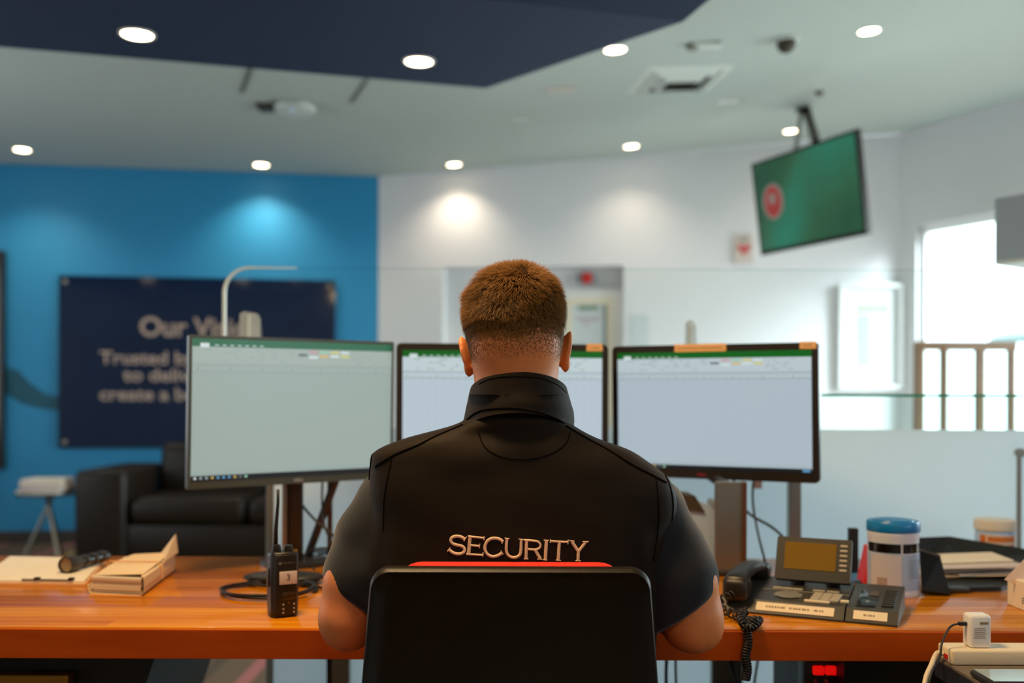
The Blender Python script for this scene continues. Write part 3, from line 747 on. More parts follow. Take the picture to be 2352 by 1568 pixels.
yl = P(40, 1563, 1.80)
t_ = build(MB().box((yl.x-.1, 1.84, yl.z-.01), (.36, .03, .025), bev=.003), 'brass_label', 'gold_metal', desk)
# frosted / clear screen behind the desk
YS = 2.68
gx0 = P(630, 1200, YS).x; gzf = P(1900, 986, YS).z; gzt = P(2100, 911, YS).z; gxr = 2.2
scr = thing('glass_counter_screen', 'frosted glass screen with green clear top edge behind the desk', 'glass screen', (0.7, YS, 0))
build(MB().box(((gx0+gxr)/2, YS, (.03+gzf)/2), (gxr-gx0, .010, gzf-.03)), 'frosted_panel', 'frosted', scr)
cx0 = P(1888, 908, YS).x
build(MB().box(((cx0+gxr)/2, YS, (gzf+gzt)/2), (gxr-cx0, .010, gzt-gzf)), 'clear_band', 'glass', scr)
build(MB().box(((cx0+gxr)/2, YS-.0, gzt+.0035), (gxr-cx0, .012, .007)), 'green_edge', 'glass_edge', scr)
for px in (2337,):
    x = P(px, 1100, YS).x
    build(MB().box((x, YS-.008, (gzf-.04)/2), (.012, .006, gzf-.06), bev=.002), 'panel_joint', 'steel', scr)
    build(MB().tube([(x, YS-.005, gzf-.06), (x, YS-.02, gzf-.06)], .012, seg=14), 'fixing', 'steel', scr)
for x0p, x1p, nm in ((1638, 1710, 'post'), (747, 757, 'post'), (757, 800, 'post')):
    xa, xb = P(x0p, 1540, YS-.06).x, P(x1p, 1540, YS-.06).x
    build(MB().box(((xa+xb)/2, YS-.03, .34), (xb-xa, .03, .68), bev=.003), nm, 'dark_steel' if x0p == 747 else 'steel', scr)
lp0 = P(300, 1540, YS).x; lp1 = P(450, 1540, YS).x
build(MB().box(((lp0+lp1)/2-.3, YS, .35), (lp1-lp0+.6, .010, .62)), 'low_frosted_panel', 'frosted', scr)
# tall acrylic sneeze guard with rounded corners
YA = 2.95
ax0 = P(515, 700, YA).x; ax1 = P(2420, 700, YA).x; azt = P(900, 616, YA).z; azb = .92; rr = .075
pts = []
for cx_, cz_, a0 in ((ax1-rr, azt-rr, 0), (ax0+rr, azt-rr, 90)):
    for k in range(9):
        a_ = math.radians(a0+90*k/8); pts.append(Vector((cx_+rr*math.cos(a_), YA, cz_+rr*math.sin(a_))))
pts += [Vector((ax0, YA, azb)), Vector((ax1, YA, azb))]
ag = thing('acrylic_guard', 'clear acrylic guard with rounded corners standing behind the monitors', 'screen guard', ((ax0+ax1)/2, YA, 0))
build(MB().prism(pts, (0, -.003, 0), (0, .003, 0)), 'sheet', 'acrylic', ag)
cor = pts[9:18]+[pts[18]]
build(MB().tube([pts[18]]+pts[9:18][::-1]+[pts[9]+Vector((.06, 0, 0)), pts[9]+Vector((.14, 0, 0))], [.0058]*4+[.0054, .005, .0046, .0042, .0038, .0034, .0026, .0018], seg=8), 'polished_edge', 'acrylic_edge', ag)
build(MB().tube([pts[19]]+pts[0:9]+[pts[9]], .0018, seg=6), 'polished_edge', 'faint_edge', ag)
for x0p, x1p, yt, op in ((547, 601, 716, 1), (1568, 1600, 735, 1)):
    xa, xb = P(x0p, 800, YA-.03).x, P(x1p, 800, YA-.03).x; zt = P(x0p, yt, YA-.03).z; w_ = xb-xa
    poly = [Vector((xa-.004, YA, azb)), Vector((xb+.004, YA, azb)), Vector((xb-.004, YA, zt-.02)), Vector((xb-.012, YA, zt-.006)), Vector((xa+.02, YA, zt)), Vector((xa+.008, YA, zt-.008))]
    build(MB().prism(poly, (0, -.045, 0), (0, -.03, 0)), 'clamp', frosted_mat('frosted_clamp', (196, 200, 196), .45), ag)
    build(MB().box(((xa+xb)/2, YA-.037, zt-.05), (.006, .017, .08)), 'clamp_rib', 'acrylic_edge', ag)
build(MB().box(((ax0+ax1)/2, YA, azb/2-.01), (.08, .05, azb-.02), bev=.004), 'floor_post', 'steel', ag)
for x in (ax0+.15, ax1-.15): build(MB().box((x, YA, azb/2), (.04, .04, azb), bev=.004), 'floor_post', 'steel', ag)

# ================================================================== monitors
emis('scr_teal', (153, 168, 161)); emis('scr_pale', (181, 196, 206)); emis('scr_blue', (170, 185, 194))
emis('bar_green_dim', (48, 104, 74)); emis('bar_green', (0, 92, 24)); emis('rib_teal', (160, 174, 166)); emis('rib_pale', (188, 204, 208)); emis('rib_blue', (182, 196, 202))
emis('task_dark', (22, 26, 28)); emis('chip_pink', (196, 150, 158)); emis('chip_mint', (146, 196, 170)); emis('chip_amber', (210, 176, 110)); emis('chip_dark', (96, 108, 110))
emis('chip_yellow', (204, 198, 120)); emis('line_grey', (146, 160, 160)); emis('line_faint', (162, 178, 188)); emis('tab_white', (206, 218, 216)); emis('ico_blue', (90, 150, 190)); emis('ico_white', (200, 206, 206)); emis('ico_amber', (190, 160, 90))
MS = ['scr', 'bar', 'rib', 'task_dark', 'chip_pink', 'chip_mint', 'chip_amber', 'chip_dark', 'chip_yellow', 'line_grey', 'tab_white', 'ico_blue', 'ico_white', 'ico_amber']
def monitor(name_label, TL, TR, BR, BL, bez, scr, bar, rib, casing, stickers, logo, logo_m, logo_px, taskbar=True, round_=.012):
    """TL.. are world points of the outer front corners"""
    u = (TR-TL); w = u.length; u.normalize(); v = (BL-TL); h = v.length; v.normalize(); n = u.cross(v).normalized()
    if n.y > 0: n = -n
    c = (TL+TR+BR+BL)/4
    t = thing('computer_monitor', name_label, 'monitor', Vector((c.x, c.y+.07, DZ)))
    def q(x, y, o=0.0): return TL+u*x+v*y+n*o
    # casing with rounded corners
    out = []
    for cx_, cy_, a0 in ((w-round_, round_, -90), (w-round_, h-round_, 0), (round_, h-round_, 90), (round_, round_, 180)):
        for k in range(5):
            a_ = math.radians(a0+90*k/4); out.append((cx_+round_*math.cos(a_), cy_+round_*math.sin(a_)))
    rings = [[q(x, y, o) if not s_ else q(w/2+(x-w/2)*(1-s_), h/2+(y-h/2)*(1-s_), o) for x, y in out] for o, s_ in ((.0, .004), (-.002, 0), (-.018, 0), (-.03, .08), (-.045, .35))]
    build(MB().ring(rings), 'casing', casing, t, 'auto')
    l, tp, r, b = bez
    mb = MB(); o = [0]
    def rect(x0, y0, x1, y1, mi, off=.0012):
        mb.prism([q(x0, y0), q(x1, y0), q(x1, y1), q(x0, y1)], n*.0003, n*off, mi)
    X0, Y0, X1, Y1 = l, tp, w-r, h-b; sw, sh = X1-X0, Y1-Y0
    def R(a, b_, c_, d, mi, off=.0016): rect(X0+sw*a, Y0+sh*b_, X0+sw*c_, Y0+sh*d, mi, off)
    rect(X0, Y0, X1, Y1, 0, .0010)
    R(0, 0, 1, .055, 1); R(0, .055, 1, .175, 2); R(0, .205, 1, .222, 2)
    R(.035, .03, .075, .06, 10, .002)
    R(0, .175, 1, .182, 9, .0019); R(0, .222, 1, .226, 9, .0019); R(0, .232, 1, .236, 9, .0019)
    if taskbar: R(0, .967, 1, 1, 3)
    R(0, .945, 1, .950, 9, .0019)
    for k, (a, b_, mi) in enumerate(((.50, .09, 7), (.555, .066, 4), (.61, .066, 5), (.665, .066, 8), (.61, .095, 6), (.555, .105, 10), (.665, .095, 10), (.72, .066, 10), (.72, .095, 8))):
        R(a, b_, a+.045, b_+.018, mi, .0021)
    rn_ = random.Random(5)
    for k in range(46):
        x = .04+rn_.random()*.43 if k % 3 else .76+rn_.random()*.16; y = rn_.choice((.072, .098, .122, .15)); R(x, y, x+.008+rn_.random()*.018, y+.007, 9, .0021)
    for k in range(26): R(.02+k*.037, .211, .028+k*.037, .217, 7 if k % 4 == 0 else 9, .0021)
    for k in range(9): R(.10+k*.035, .040, .118+k*.035, .046, 10 if k < 7 else 1, .0021)
    if taskbar:
        for k, mi in enumerate((12, 9, 9, 13, 11, 11, 11, 13, 7, 5)): R(.012+k*.026, .976, .024+k*.026, .992, mi, .0021)
        R(.955, .973, .99, .993, 11, .0021)
    mats = [{'scr': scr, 'bar': bar, 'rib': rib}.get(m, m) for m in MS]
    build(mb, 'display', mats, t)
    # thin grid of the sheet
    gm2 = MB()
    for k in range(1, 27): gx_ = X0+sw*(.02+k*.037); gm2.prism([q(gx_, Y0+sh*.236), q(gx_+.0005, Y0+sh*.236), q(gx_+.0005, Y0+sh*.94), q(gx_, Y0+sh*.94)], n*.0008, n*.0011)
    for k in range(1, 34): gy_ = Y0+sh*(.236+k*.0207); gm2.prism([q(X0, gy_), q(X1, gy_), q(X1, gy_+.0004), q(X0, gy_+.0004)], n*.0008, n*.0011)
    build(gm2, 'grid_lines', 'line_faint' if 'teal' not in scr else 'rib_teal', t)
    for (x0, x1, hgt) in stickers:
        s_ = build(MB().prism([q(x0, -.0015), q(x1, -.0015), q(x1, hgt), q(x0, hgt)], n*.0005, n*.0022), 'sticker', 'tape_orange', t)
        m3 = MB(); k = x0+.008
        while k < x1-.010:
            wd_ = rn_.uniform(.003, .007); m3.prism([q(k, hgt*.4), q(k+wd_, hgt*.4), q(k+wd_, hgt*.62), q(k, hgt*.62)], n*.0022, n*.0026); k += wd_+.0015
        build(m3, 'printing', 'ink_soft', s_)
    text_obj(logo, 'logo', logo_m, t, q(logo_px, h-b*.45, .0008), u, -v, .007, .0004, width=.024, bold=.02)
    return t, q, u, v, n, w, h
# left
TL, BL, TR, BR = P(436, 768, 2.22), P(431, 1125, 2.22), P(906, 785, 2.53), P(906, 1096, 2.53)
BL = TL+(BL-TL); v_ = (BL-TL); BR = TR+v_*((TR-TL).length and 1.0)
mt, q, u, v, n, w, h = monitor('left monitor of three, slim framed with a teal tinted sheet, beside the walkie-talkie', TL, TR, BR, BL, (.006, .008, .008, .0195), 'scr_teal', 'bar_green_dim', 'rib_teal', 'monitor_slate', [], 'DELL', 'logo_silver', .265, round_=.003)
b0 = q(w*.49, h, -.06)
pb = P(662, 1290, 2.36); 
build(MB().box((pb.x, b0.y+.015, (DZ+1.12)/2), (.036, .028, 1.12-DZ), bev=.006), 'stand_column', 'dark_steel', mt, 'auto')
build(MB().box((pb.x-.021, b0.y+.0, (DZ+1.10)/2), (.012, .02, 1.10-DZ-.02), bev=.003), 'column_trim', 'steel', mt, 'auto')
build(MB().box((pb.x, b0.y+.03, 1.11), (.10, .09, .09), bev=.01), 'tilt_mount', 'black_plastic', mt, 'auto')
build(MB().lathe([(.001, 0), (.085, 0), (.085, .008), (.078, .012), (.001, .012)], (pb.x, b0.y+.02, DZ), 40), 'stand_base', 'black_plastic', mt, 'auto')
# middle
TL, TR = P(910, 787, 2.5), P(1398, 791, 2.5); BL, BR = TL-UP*.345, TR-UP*.345
mt, q, u, v, n, w, h = monitor('middle monitor of three, mostly hidden behind the seated guard', TL, TR, BR, BL, (.0165, .018, .0165, .024), 'scr_pale', 'bar_green', 'rib_pale', 'monitor_black', [(w_x, w_x+.040, .017) for w_x in (.478,)], 'DELL', 'logo_silver', .265)
build(MB().box((.0, 2.53, (DZ+1.1)/2), (.07, .03, 1.1-DZ), bev=.006), 'stand_column', 'black_plastic', mt, 'auto')
build(MB().box((.0, 2.47, DZ+.008), (.26, .13, .016), bev=.006), 'stand_base', 'black_plastic', mt, 'auto')
# right
TL, TR = P(1405, 800, 2.57), P(1880, 780, 2.34); TL.z = TR.z = (TL.z+TR.z)/2
BL, BR = P(1409, 1096, 2.57), P(1884, 1106, 2.34); vv = ((BL-TL)+(BR-TR))/2; vv.x = 0.004; BL, BR = TL+vv, TR+vv
mt, q, u, v, n, w, h = monitor('right monitor of three, black framed with two orange tape stickers on top', TL, TR, BR, BL, (.0165, .018, .0165, .024), 'scr_blue', 'bar_green', 'rib_blue', 'monitor_black', [(.168, .298, .0175), (.474, .512, .0155)], 'DELL', 'logo_red', .235)
xa, xb = P(1641, 1300, 2.30).x, P(1708, 1300, 2.30).x
build(MB().box(((xa+xb)/2, 2.30, (DZ+.970)/2), (xb-xa, .012, .970-DZ), bev=.002), 'stand_plate', 'steel', mt)
build(MB().box((xb, 2.30, (DZ+.970)/2), (.008, .03, .970-DZ), bev=.002), 'plate_edge', 'brown_edge', mt)
build(MB().tube([((xa+xb)/2, 2.31, .955), ((xa+xb)/2, 2.50, .965), ((xa+xb)/2-.02, 2.51, 1.08)], .014, seg=10), 'support_arm', 'dark_steel', mt)
build(MB().box(((xa+xb)/2, 2.33, DZ+.005), (xb-xa+.01, .10, .010), bev=.003), 'stand_base', 'black_plastic', mt, 'auto')
xp = P(1826, 1200, 2.50).x
t = thing('screen_support_post', 'slim grey metal post on the desk behind the desk phone', 'post', (xp, 2.51, DZ))
build(MB().box((xp, 2.51, (DZ+1.05)/2), (.030, .03, 1.05-DZ), bev=.003), 'shaft', 'steel', t)
build(MB().box((xp, 2.51, DZ+.004), (.06, .06, .008), bev=.002), 'foot_plate', 'dark_steel', t)
# slanted brace and post behind the left monitor
t = thing('guard_bracket', 'dark slanted metal bracket standing on the desk left of the seated guard', 'bracket', (-.42, 2.5, DZ))
a = P(760, 1150, 2.5); b = P(706, 1280, 2.5); a.z = P(760, 1100, 2.5).z; a.x = P(772, 1100, 2.5).x
build(MB().tube([b, a], .011, seg=6), 'slanted_bar', 'dark_steel', t)
x_ = P(757, 1200, 2.51).x
build(MB().box((x_, 2.515, (DZ+1.0)/2), (.012, .014, 1.0-DZ), bev=.002), 'upright', 'brown_edge', t)

# cables
def cable(pts, r, label, cat='cable', m='rubber', name='cable', group=None, n=8):
    pts = [Vector(p) for p in pts]
    o = build(MB().tube(smooth_path(pts, n), r, seg=8), name, m, smooth=True, loc=pts[-1]); return tag(o, label, cat, group)
cable([P(1686, 1085, 2.55), P(1690, 1140, 2.52), P(1722, 1180, 2.48), P(1775, 1212, 2.42), P(1806, 1245, 2.34), P(1822, 1300, 2.30)], .0035, 'thick black cable curving from the right monitor to the desk phone')
cable([P(1731, 1090, 2.52), P(1729, 1150, 2.48), P(1740, 1220, 2.44), P(1757, 1290, 2.40), P(1755, 1312, 2.36)], .0028, 'thin black cable hanging almost straight under the right monitor')
o = build(MB().box(P(1741, 1112, 2.495), (.020, .002, .022)), 'cable_tag', 'pink_paper', loc=P(1741, 1112, 2.50)); tag(o, 'small brownish tag on the cable under the right monitor', 'tag')
cable([P(686, 1100, 2.48), P(690, 1150, 2.46), P(722, 1192, 2.44), P(765, 1228, 2.42), P(800, 1262, 2.38)], .0032, 'black cable running from the left monitor down behind the guard')
cable([P(741, 1090, 2.5), P(740, 1160, 2.48), P(748, 1215, 2.45), P(770, 1260, 2.42)], .0028, 'thin black cable hanging beside the slanted bracket')
cable([P(681, 1255, 2.44), P(705, 1285, 2.40), P(724, 1312, 2.34), P(728, 1330, 2.28), P(705, 1338, 2.24)], .0022, 'fine dark cable drooping behind the walkie-talkie')
def coil(cx, cy, rx, ry, turns, r, z0, dz, pts_n=26, ph=0.0):
    return [Vector((cx+rx*math.cos(ph+2*PI*k/pts_n)*(1+.06*math.sin(k*.7)), cy+ry*math.sin(ph+2*PI*k/pts_n)*(1+.05*math.cos(k*.9)), z0+dz*k)) for k in range(int(pts_n*turns))]
cc = Pz(618, 1362, DZ)
pts = coil(cc.x+.0, cc.y, .095, .085, 2.2, .003, DZ+.0032, .00018)+[Vector((cc.x+.12, cc.y+.02, DZ+.004)), Vector((cc.x+.17, cc.y+.05, DZ+.004)), Vector((cc.x+.22, cc.y+.12, DZ+.004))]
cable(pts, .003, 'looped brown cable lying on the desk around the walkie-talkie', n=3)
c2 = Pz(640, 1350, DZ)
cable(coil(c2.x, c2.y+.03, .07, .05, 1.6, .003, DZ+.0035, .0002), .0028, 'second smaller cable loop lying behind the walkie-talkie', n=3)
cb = P(742, 1272, 2.46)
cable([cb+Vector((.045*math.cos(a_), 0.01*a_*.1, .016*math.sin(a_)-.0012*a_)) for a_ in [k*.5 for k in range(30)]], .0028, 'small hanging coil of black cable beside the left elbow', n=3)
# dark crumpled pouch near the cables
pc_ = Pz(600, 1338, DZ)
o = build(MB().ellipsoid((pc_.x+.05, pc_.y, DZ+.013), (.09, .045, .013), seg=24), 'cable_pouch', 'rubber', smooth=True, loc=(pc_.x, pc_.y, DZ)); tag(o, 'flat dark bundle on the desk just behind the walkie-talkie', 'pouch')
# hanging cables under the desk
for a, b, r, lab in (((1520, 1515), (1530, 1568), .004, 'black cable under the desk right beside the chair'), ((1535, 1515), (1553, 1568), .003, 'thin grey cable under the desk near the chair'), ((1625, 1515), (1695, 1575), .0045, 'slanted black cable under the desk'), ((1748, 1515), (1732, 1575), .003, 'thin cable under the desk right of the coiled cord')):
    pa, pb = P(*a, 2.3), P(*b, 2.3); pa.z = DZ-DT-.001; e2 = pb+(pb-pa)*.7
    o = build(MB().tube(smooth_path([pa, (pa+pb)/2+Vector((.006, 0, 0)), pb, e2], 6), r, seg=8), 'cable', 'rubber', smooth=True, loc=pa); tag(o, lab, 'cable', 'cables under the desk')

# power board under the desk with red switches
pb0 = P(1895, 1541, 1.90)
t = thing('power_board', 'power board with two glowing red switches fixed under the desk', 'power board', pb0)
build(MB().box(pb0+Vector((.02, .03, -.012)), (.115, .04, .06), bev=.005), 'housing', 'black_plastic', t, 'auto')
for k in (-1, 1): build(MB().box(P(1882 if k < 0 else 1910, 1541, 1.895)+Vector((.0, .006, 0)), (.020, .012, .016), bev=.002), 'switch', 'switch_red', t)
rr_ = random.Random(11); cbm = MB()
for k in range(3):
    cbm = [P(1868+k*22, 1552, 1.92), P(1880+k*26, 1570, 1.90)-Vector((0, 0, .01)), P(1905-k*9, 1585, 1.92)]
    cable(cbm, .004, ('grey plug lead left below the red switches', 'grey plug lead in the middle below the red switches', 'grey plug lead right below the red switches')[k], m='grey_plastic', n=5)

# ================================================================== things on the desk, left
# clipboard
t = thing('clipboard', 'clipboard with white papers lying at the left end of the desk', 'clipboard', (-1.1, 2.3, DZ))
A0, B0_, C0_, D0 = Pz(-60, 1342, DZ), Pz(196, 1345, DZ), Pz(246, 1289, DZ), Pz(20, 1284, DZ)
def slab(corners, z0, z1): return MB().prism([Vector((p.x, p.y, 0)) for p in corners], (0, 0, z0), (0, 0, z1))
build(slab([A0, B0_, C0_, D0], DZ, DZ+.004), 'board', 'tape_orange', t)
def inset(c, f): 
    m_ = sum(c, Vector())/4; return [m_+(p-m_)*f for p in c]
build(slab(inset([A0, B0_, C0_, D0], .965), DZ+.004, DZ+.009), 'paper_sheets', 'paper', t)
e1 = A0+(B0_-A0)*.42; e2 = A0+(B0_-A0)*.86; 
build(MB().tube([Vector((e1.x, e1.y+.006, DZ+.0105)), Vector((e2.x, e2.y+.006, DZ+.0105))], .0022, seg=8), 'clip_wire', 'steel', t)
for e_ in (e1+(e2-e1)*.30, e2): build(MB().box((e_.x, e_.y+.008, DZ+.013), (.012, .012, .006), bev=.002), 'clip_jaw', 'dark_steel', t)
# flashlight
f0 = P(150, 1297, 2.24); f0.z = DZ+.009+.019; f1 = Vector((f0.x+.028, f0.y+.17, DZ+.009+.015))
d_ = (f1-f0).normalized(); Rf = UP.rotation_difference(d_).to_matrix()
t = thing('flashlight', 'small black metal flashlight lying on the clipboard papers', 'flashlight', Vector((f0.x, f0.y, DZ+.009)))
build(MB().lathe([(.001, 0.010), (.0145, .010), (.0155, .0), (.0185, .0), (.0188, .028), (.0135, .045), (.0132, .05)], f0, 28, 0, Rf), 'head', 'dark_steel', t, 'auto')
build(MB().lathe([(.001, .004), (.0148, .0035), (.0148, .006), (.001, .007)], f0, 28, 0, Rf), 'lens', mat('torch_lens', (170, 150, 110), .1, .6), t, 'auto')
build(MB().lathe([(.0132, .046), (.0132, .16), (.001, .16)] , f0, 28, 0, Rf), 'barrel', 'black_gloss', t, 'auto')
for k in range(3): build(MB().lathe([(.0134, .06+k*.035), (.0146, .062+k*.035), (.0146, .074+k*.035), (.0134, .076+k*.035)], f0, 28, 0, Rf), 'grip_ring', 'dark_steel', t, 'auto')
# bundle of envelopes
a0_, b0_ = Pz(200, 1363, DZ), Pz(332, 1369, DZ); ed = (b0_-a0_).normalized(); eb = Vector((-ed.y, ed.x, 0)); eb = Pz(402, 1314, DZ)-b0_; L_ = eb.length; eb.normalize(); Wd = (b0_-a0_).length
t = thing('envelope_bundle', 'thick bundle of cream envelopes held by a rubber band on the desk', 'envelopes', (a0_+b0_)/2)
def ebp(x, y, z): return a0_+ed*(x*Wd)+eb*(y*L_)+UP*z
rn_ = random.Random(2)
for k in range(9):
    j = rn_.uniform(-.01, .01); z_ = .003+k*.0036
    poly = [ebp(.06+j, .03+j, 0), ebp(.93+j, .02+j, 0), ebp(.93, .94+j, 0), ebp(.06, .94, 0)]
    build(MB().prism(poly, (0, 0, z_), (0, 0, z_+.0028)), 'envelope', 'paper_warm' if k % 2 else 'paper', t)
wp = [(.0, .018), (.03, .004), (.06, .0), (.93, .0), (.985, .006), (1.0, .02), (.99, .038), (.94, .042)]
wm = MB(); rings = []
for y in (0.0, .5, 1.0):
    rings.append([ebp(x, y, z) for x, z in wp])
wm.ring(rings, cap=False, closed=False); o_ = build(wm, 'wrapper', 'paper_warm', t); s_ = o_.modifiers.new('s', 'SOLIDIFY'); s_.thickness = .0012
tm_ = MB(); tm_.add([ebp(.08, .06, .036), ebp(.95, .05, .043), ebp(.97, .92, .05), ebp(.20, .97, .040), ebp(.10, .6, .040)], [(0, 1, 2, 3, 4)])
tm_.add([ebp(.90, .55, .044), ebp(1.0, .6, .040), ebp(1.06, 1.0, .046), ebp(1.0, 1.03, .088), ebp(.78, .96, .05)], [(0, 1, 2, 3, 4)])
o_ = build(tm_, 'top_flap', 'paper_warm', t); s_ = o_.modifiers.new('s', 'SOLIDIFY'); s_.thickness = .0012
build(MB().tube([ebp(-.015, .5, .018), ebp(.05, .5, .0445), ebp(.5, .5, .046), ebp(.93, .5, .0475), ebp(1.02, .5, .036), ebp(1.03, .5, .012)], .0016, seg=6), 'rubber_band', 'tape_orange', t)

# ================================================================== walkie-talkie
rb = Pz(642, 1420, DZ); RW, RD, RH = .052, .040, .120
Rz = Matrix.Rotation(math.radians(28), 3, 'Z')
t = thing('walkie_talkie', 'black two-way radio standing on the desk with a white label reading 3', 'radio', Vector((rb.x, rb.y+.025, DZ)))
rc_ = Vector((rb.x, rb.y+.025, DZ))
def rp(x, y, z): return rc_+Rz @ Vector((x, y, z))
def rbox(name, c, d, m, bev=.002, par=None): return build(MB().box(rp(*c), d, bev=bev, R=Rz, seg=3), name, m, par or t, 'auto')
prof = [(-RW/2+.006, -RD/2), (RW/2-.006, -RD/2), (RW/2, -RD/2+.007), (RW/2, RD/2-.006), (RW/2-.006, RD/2), (-RW/2+.006, RD/2), (-RW/2, RD/2-.006), (-RW/2, -RD/2+.007)]
rings = []
for z, s_ in ((0, .86), (.005, .96), (.02, .98), (.06, 1.0), (.112, 1.0), (.118, .96), (.120, .88)):
    rings.append([rp(x*s_, y*s_, z) for x, y in prof])
build(MB().ring(rings), 'body', 'black_plastic', t, 'auto')
rbox('front_panel', (0, -RD/2-.001, .062), (.040, .003, .108), 'black_plastic', .0012)
lb = rbox('label', (.004, -RD/2-.0034, .074), (.033, .0012, .024), 'label_pink', .0004)
text_obj('3', 'lettering', 'ink', lb, rp(.004, -RD/2-.0041, .074), Rz @ Vector((1, 0, 0)), UP, .012, .0003)
text_obj('MOTOROLA', 'lettering', 'grey_plastic', t, rp(.005, -RD/2-.0028, .101), Rz @ Vector((1, 0, 0)), UP, .0035, .0003, width=.022)
build(MB().tube([rp(-.011, -RD/2-.0026, .101), rp(-.011, -RD/2-.0034, .101)], .003, seg=16), 'logo', 'grey_plastic', t)
rbox('display', (.005, -RD/2-.003, .040), (.024, .001, .014), 'lcd_dark', .0003)
for i, (x, z) in enumerate(((-.010, .025), (0, .028), (.010, .025), (-.010, .017), (.010, .017), (-.010, .010), (.010, .010))):
    build(MB().tube([rp(.005+x, -RD/2-.0026, z), rp(.005+x, -RD/2-.0038, z)], .0018, seg=10), 'key', 'key_grey' if i != 1 else 'gold_metal', t)
rbox('side_button', (-RW/2-.0015, .0, .074), (.004, .013, .036), 'dark_grey_plastic', .0018)
for x, h_ in ((-.012, .014), (.010, .012)):
    build(MB().lathe([(.0085, 0), (.0085, h_*.6), (.0070, h_), (.001, h_)], rp(x, 0, .119), 18), 'knob', 'black_plastic', t, 'auto')
build(MB().tube([rp(.018, -.004, .120), rp(.026, -.004, .120)], .003, seg=8), 'brass_contact', 'gold_metal', t)
build(MB().tube([rp(-.012, .006, .119), rp(-.0115, .006, .16), rp(-.008, .006, .21), rp(-.008, .006, .235)], [.0042, .0036, .003, .0028], seg=10), 'antenna', 'rubber', t, True)

# ================================================================== desk phone
fl, fr = Pz(1722, 1409, DZ), Pz(2080, 1452, DZ); fr.y = max(fr.y, 1.775)
pd = (fr-fl); PW = pd.length; pd.normalize(); pb_ = Vector((-pd.y, pd.x, 0)); PD = .185
t = thing('desk_phone', 'black desk phone with tilting amber screen and paper name labels', 'phone', (fl+fr)/2)
def pp_(x, y, z): return fl+pd*x+pb_*y+UP*z
Rp = Matrix((tuple(pd), tuple(pb_), (0, 0, 1))).transposed()
H0, H1 = .024, .042; YE = .022
def wedge(x0, x1, y0, y1, za, zb, z0=0.0): return MB().ring([[pp_(x0, y0, z0), pp_(x0, y1, z0), pp_(x0, y1, zb), pp_(x0, y0+YE, za), pp_(x0, y0, .004)], [pp_(x1, y0, z0), pp_(x1, y1, z0), pp_(x1, y1, zb), pp_(x1, y0+YE, za), pp_(x1, y0, .004)]])
SPL = PW*.655
build(wedge(-.060, SPL-.002, 0, PD, H0, H1), 'base', 'dark_grey_plastic', t)
build(wedge(SPL+.001, PW, 0, PD, H0, H1), 'key_module', 'dark_grey_plastic', t)
def on_top(x, y): return H0+(H1-H0)*(y-YE)/(PD-YE)
tilt = math.atan2(H1-H0, PD-YE); Rt = Rp @ Matrix.Rotation(tilt, 3, 'X')
def tbox(name, x, y, w_, d, m, hgt=.003, par=None, bev=.001): return build(MB().box(pp_(x, y, on_top(x, y)+hgt*.4), (w_, d, hgt), bev=bev, R=Rt), name, m, par or t, 'auto')
Rl = Rp @ Matrix.Rotation(math.atan2(H0-.004, YE), 3, 'X')
# labels on the front lip
for x0, x1, z in ((.010, .152, .0115), (SPL+.014, PW-.018, .0115)):
    l_ = build(MB().box(pp_((x0+x1)/2, YE*.5-.0008, .0145), (x1-x0, .019, .0012), R=Rl), 'name_label', 'label_paper', t)
    m3 = MB(); k = x0+.02; rn_ = random.Random(int(x0*1000))
    while k < x1-.02:
        wdt = rn_.uniform(.002, .005); m3.box(pp_(k, YE*.5-.0014, .0151), (wdt, .004, .0004), R=Rl); k += wdt+.0015+(.006 if rn_.random() < .12 else 0)
    build(m3, 'printing', 'ink_soft', l_)
tbox('navigation_ring', .060, .066, .052, .026, 'grey_plastic', .002, bev=.0009)
build(MB().lathe([(.020, 0), (.024, .002), (.015, .0035), (.001, .003)], pp_(.060, .066, on_top(0, .066)), 28, 0, Rt), 'navigation_key', 'grey_plastic', t, 'auto')
for r_ in range(4):
    for c_ in range(3):
        tbox('key', .112+c_*.0175+r_*.0008, .046+r_*.012, .0165, .010, 'key_grey', .005)
tbox('wide_key', .118, .033, .046, .007, 'label_paper', .005)
tbox('wide_key', .166, .048, .015, .008, 'label_paper', .005)
tbox('trim_bar', .088, .092, .165, .004, 'grey_plastic', .002)
for x in (.034, .053, .072): tbox('soft_key', x, .102, .019, .007, 'key_grey', .004)
for x in (.112, .138): tbox('soft_key', x, .103, .023, .006, 'key_grey', .004)
tbox('module_display', SPL+.032, .085, .034, .10, 'black_gloss', .002)
for k in range(9): tbox('module_key', SPL+.070, .045+k*.012, .022, .006, 'dark_grey_plastic', .004)
# tilting screen
s0_, s1_ = P(1787, 1338, 2.08), P(1945, 1352, 2.0); sd = (s1_-s0_); 
bl = pp_(.022, .128, .048); br = pp_(.182, .128, .048); upv = (UP*.92+pb_*.39).normalized(); SHt = .088
nrm = -(pd.cross(upv)).normalized()
if nrm.y > 0: nrm = -nrm
def sp_(x, y, o=0.0): return bl+pd*x+upv*y+nrm*o
Ws = .145
rings = []
for o_, s_ in ((-.014, .96), (-.012, 1), (-.001, 1), (.001, .985)):
    rings.append([sp_(Ws/2+(x-.5)*Ws*s_, SHt/2+(y-.5)*SHt*s_, o_) for x, y in ((0, .03), (.02, 0), (.98, 0), (1, .03), (1, .97), (.98, 1), (.02, 1), (0, .97))])
sc_ = build(MB().ring(rings), 'screen_housing', 'dark_grey_plastic', t, 'auto')
build(MB().prism([sp_(.017, .022), sp_(.116, .022), sp_(.116, .077), sp_(.017, .077)], nrm*.0008, nrm*.002), 'display', 'amber_lcd', sc_)
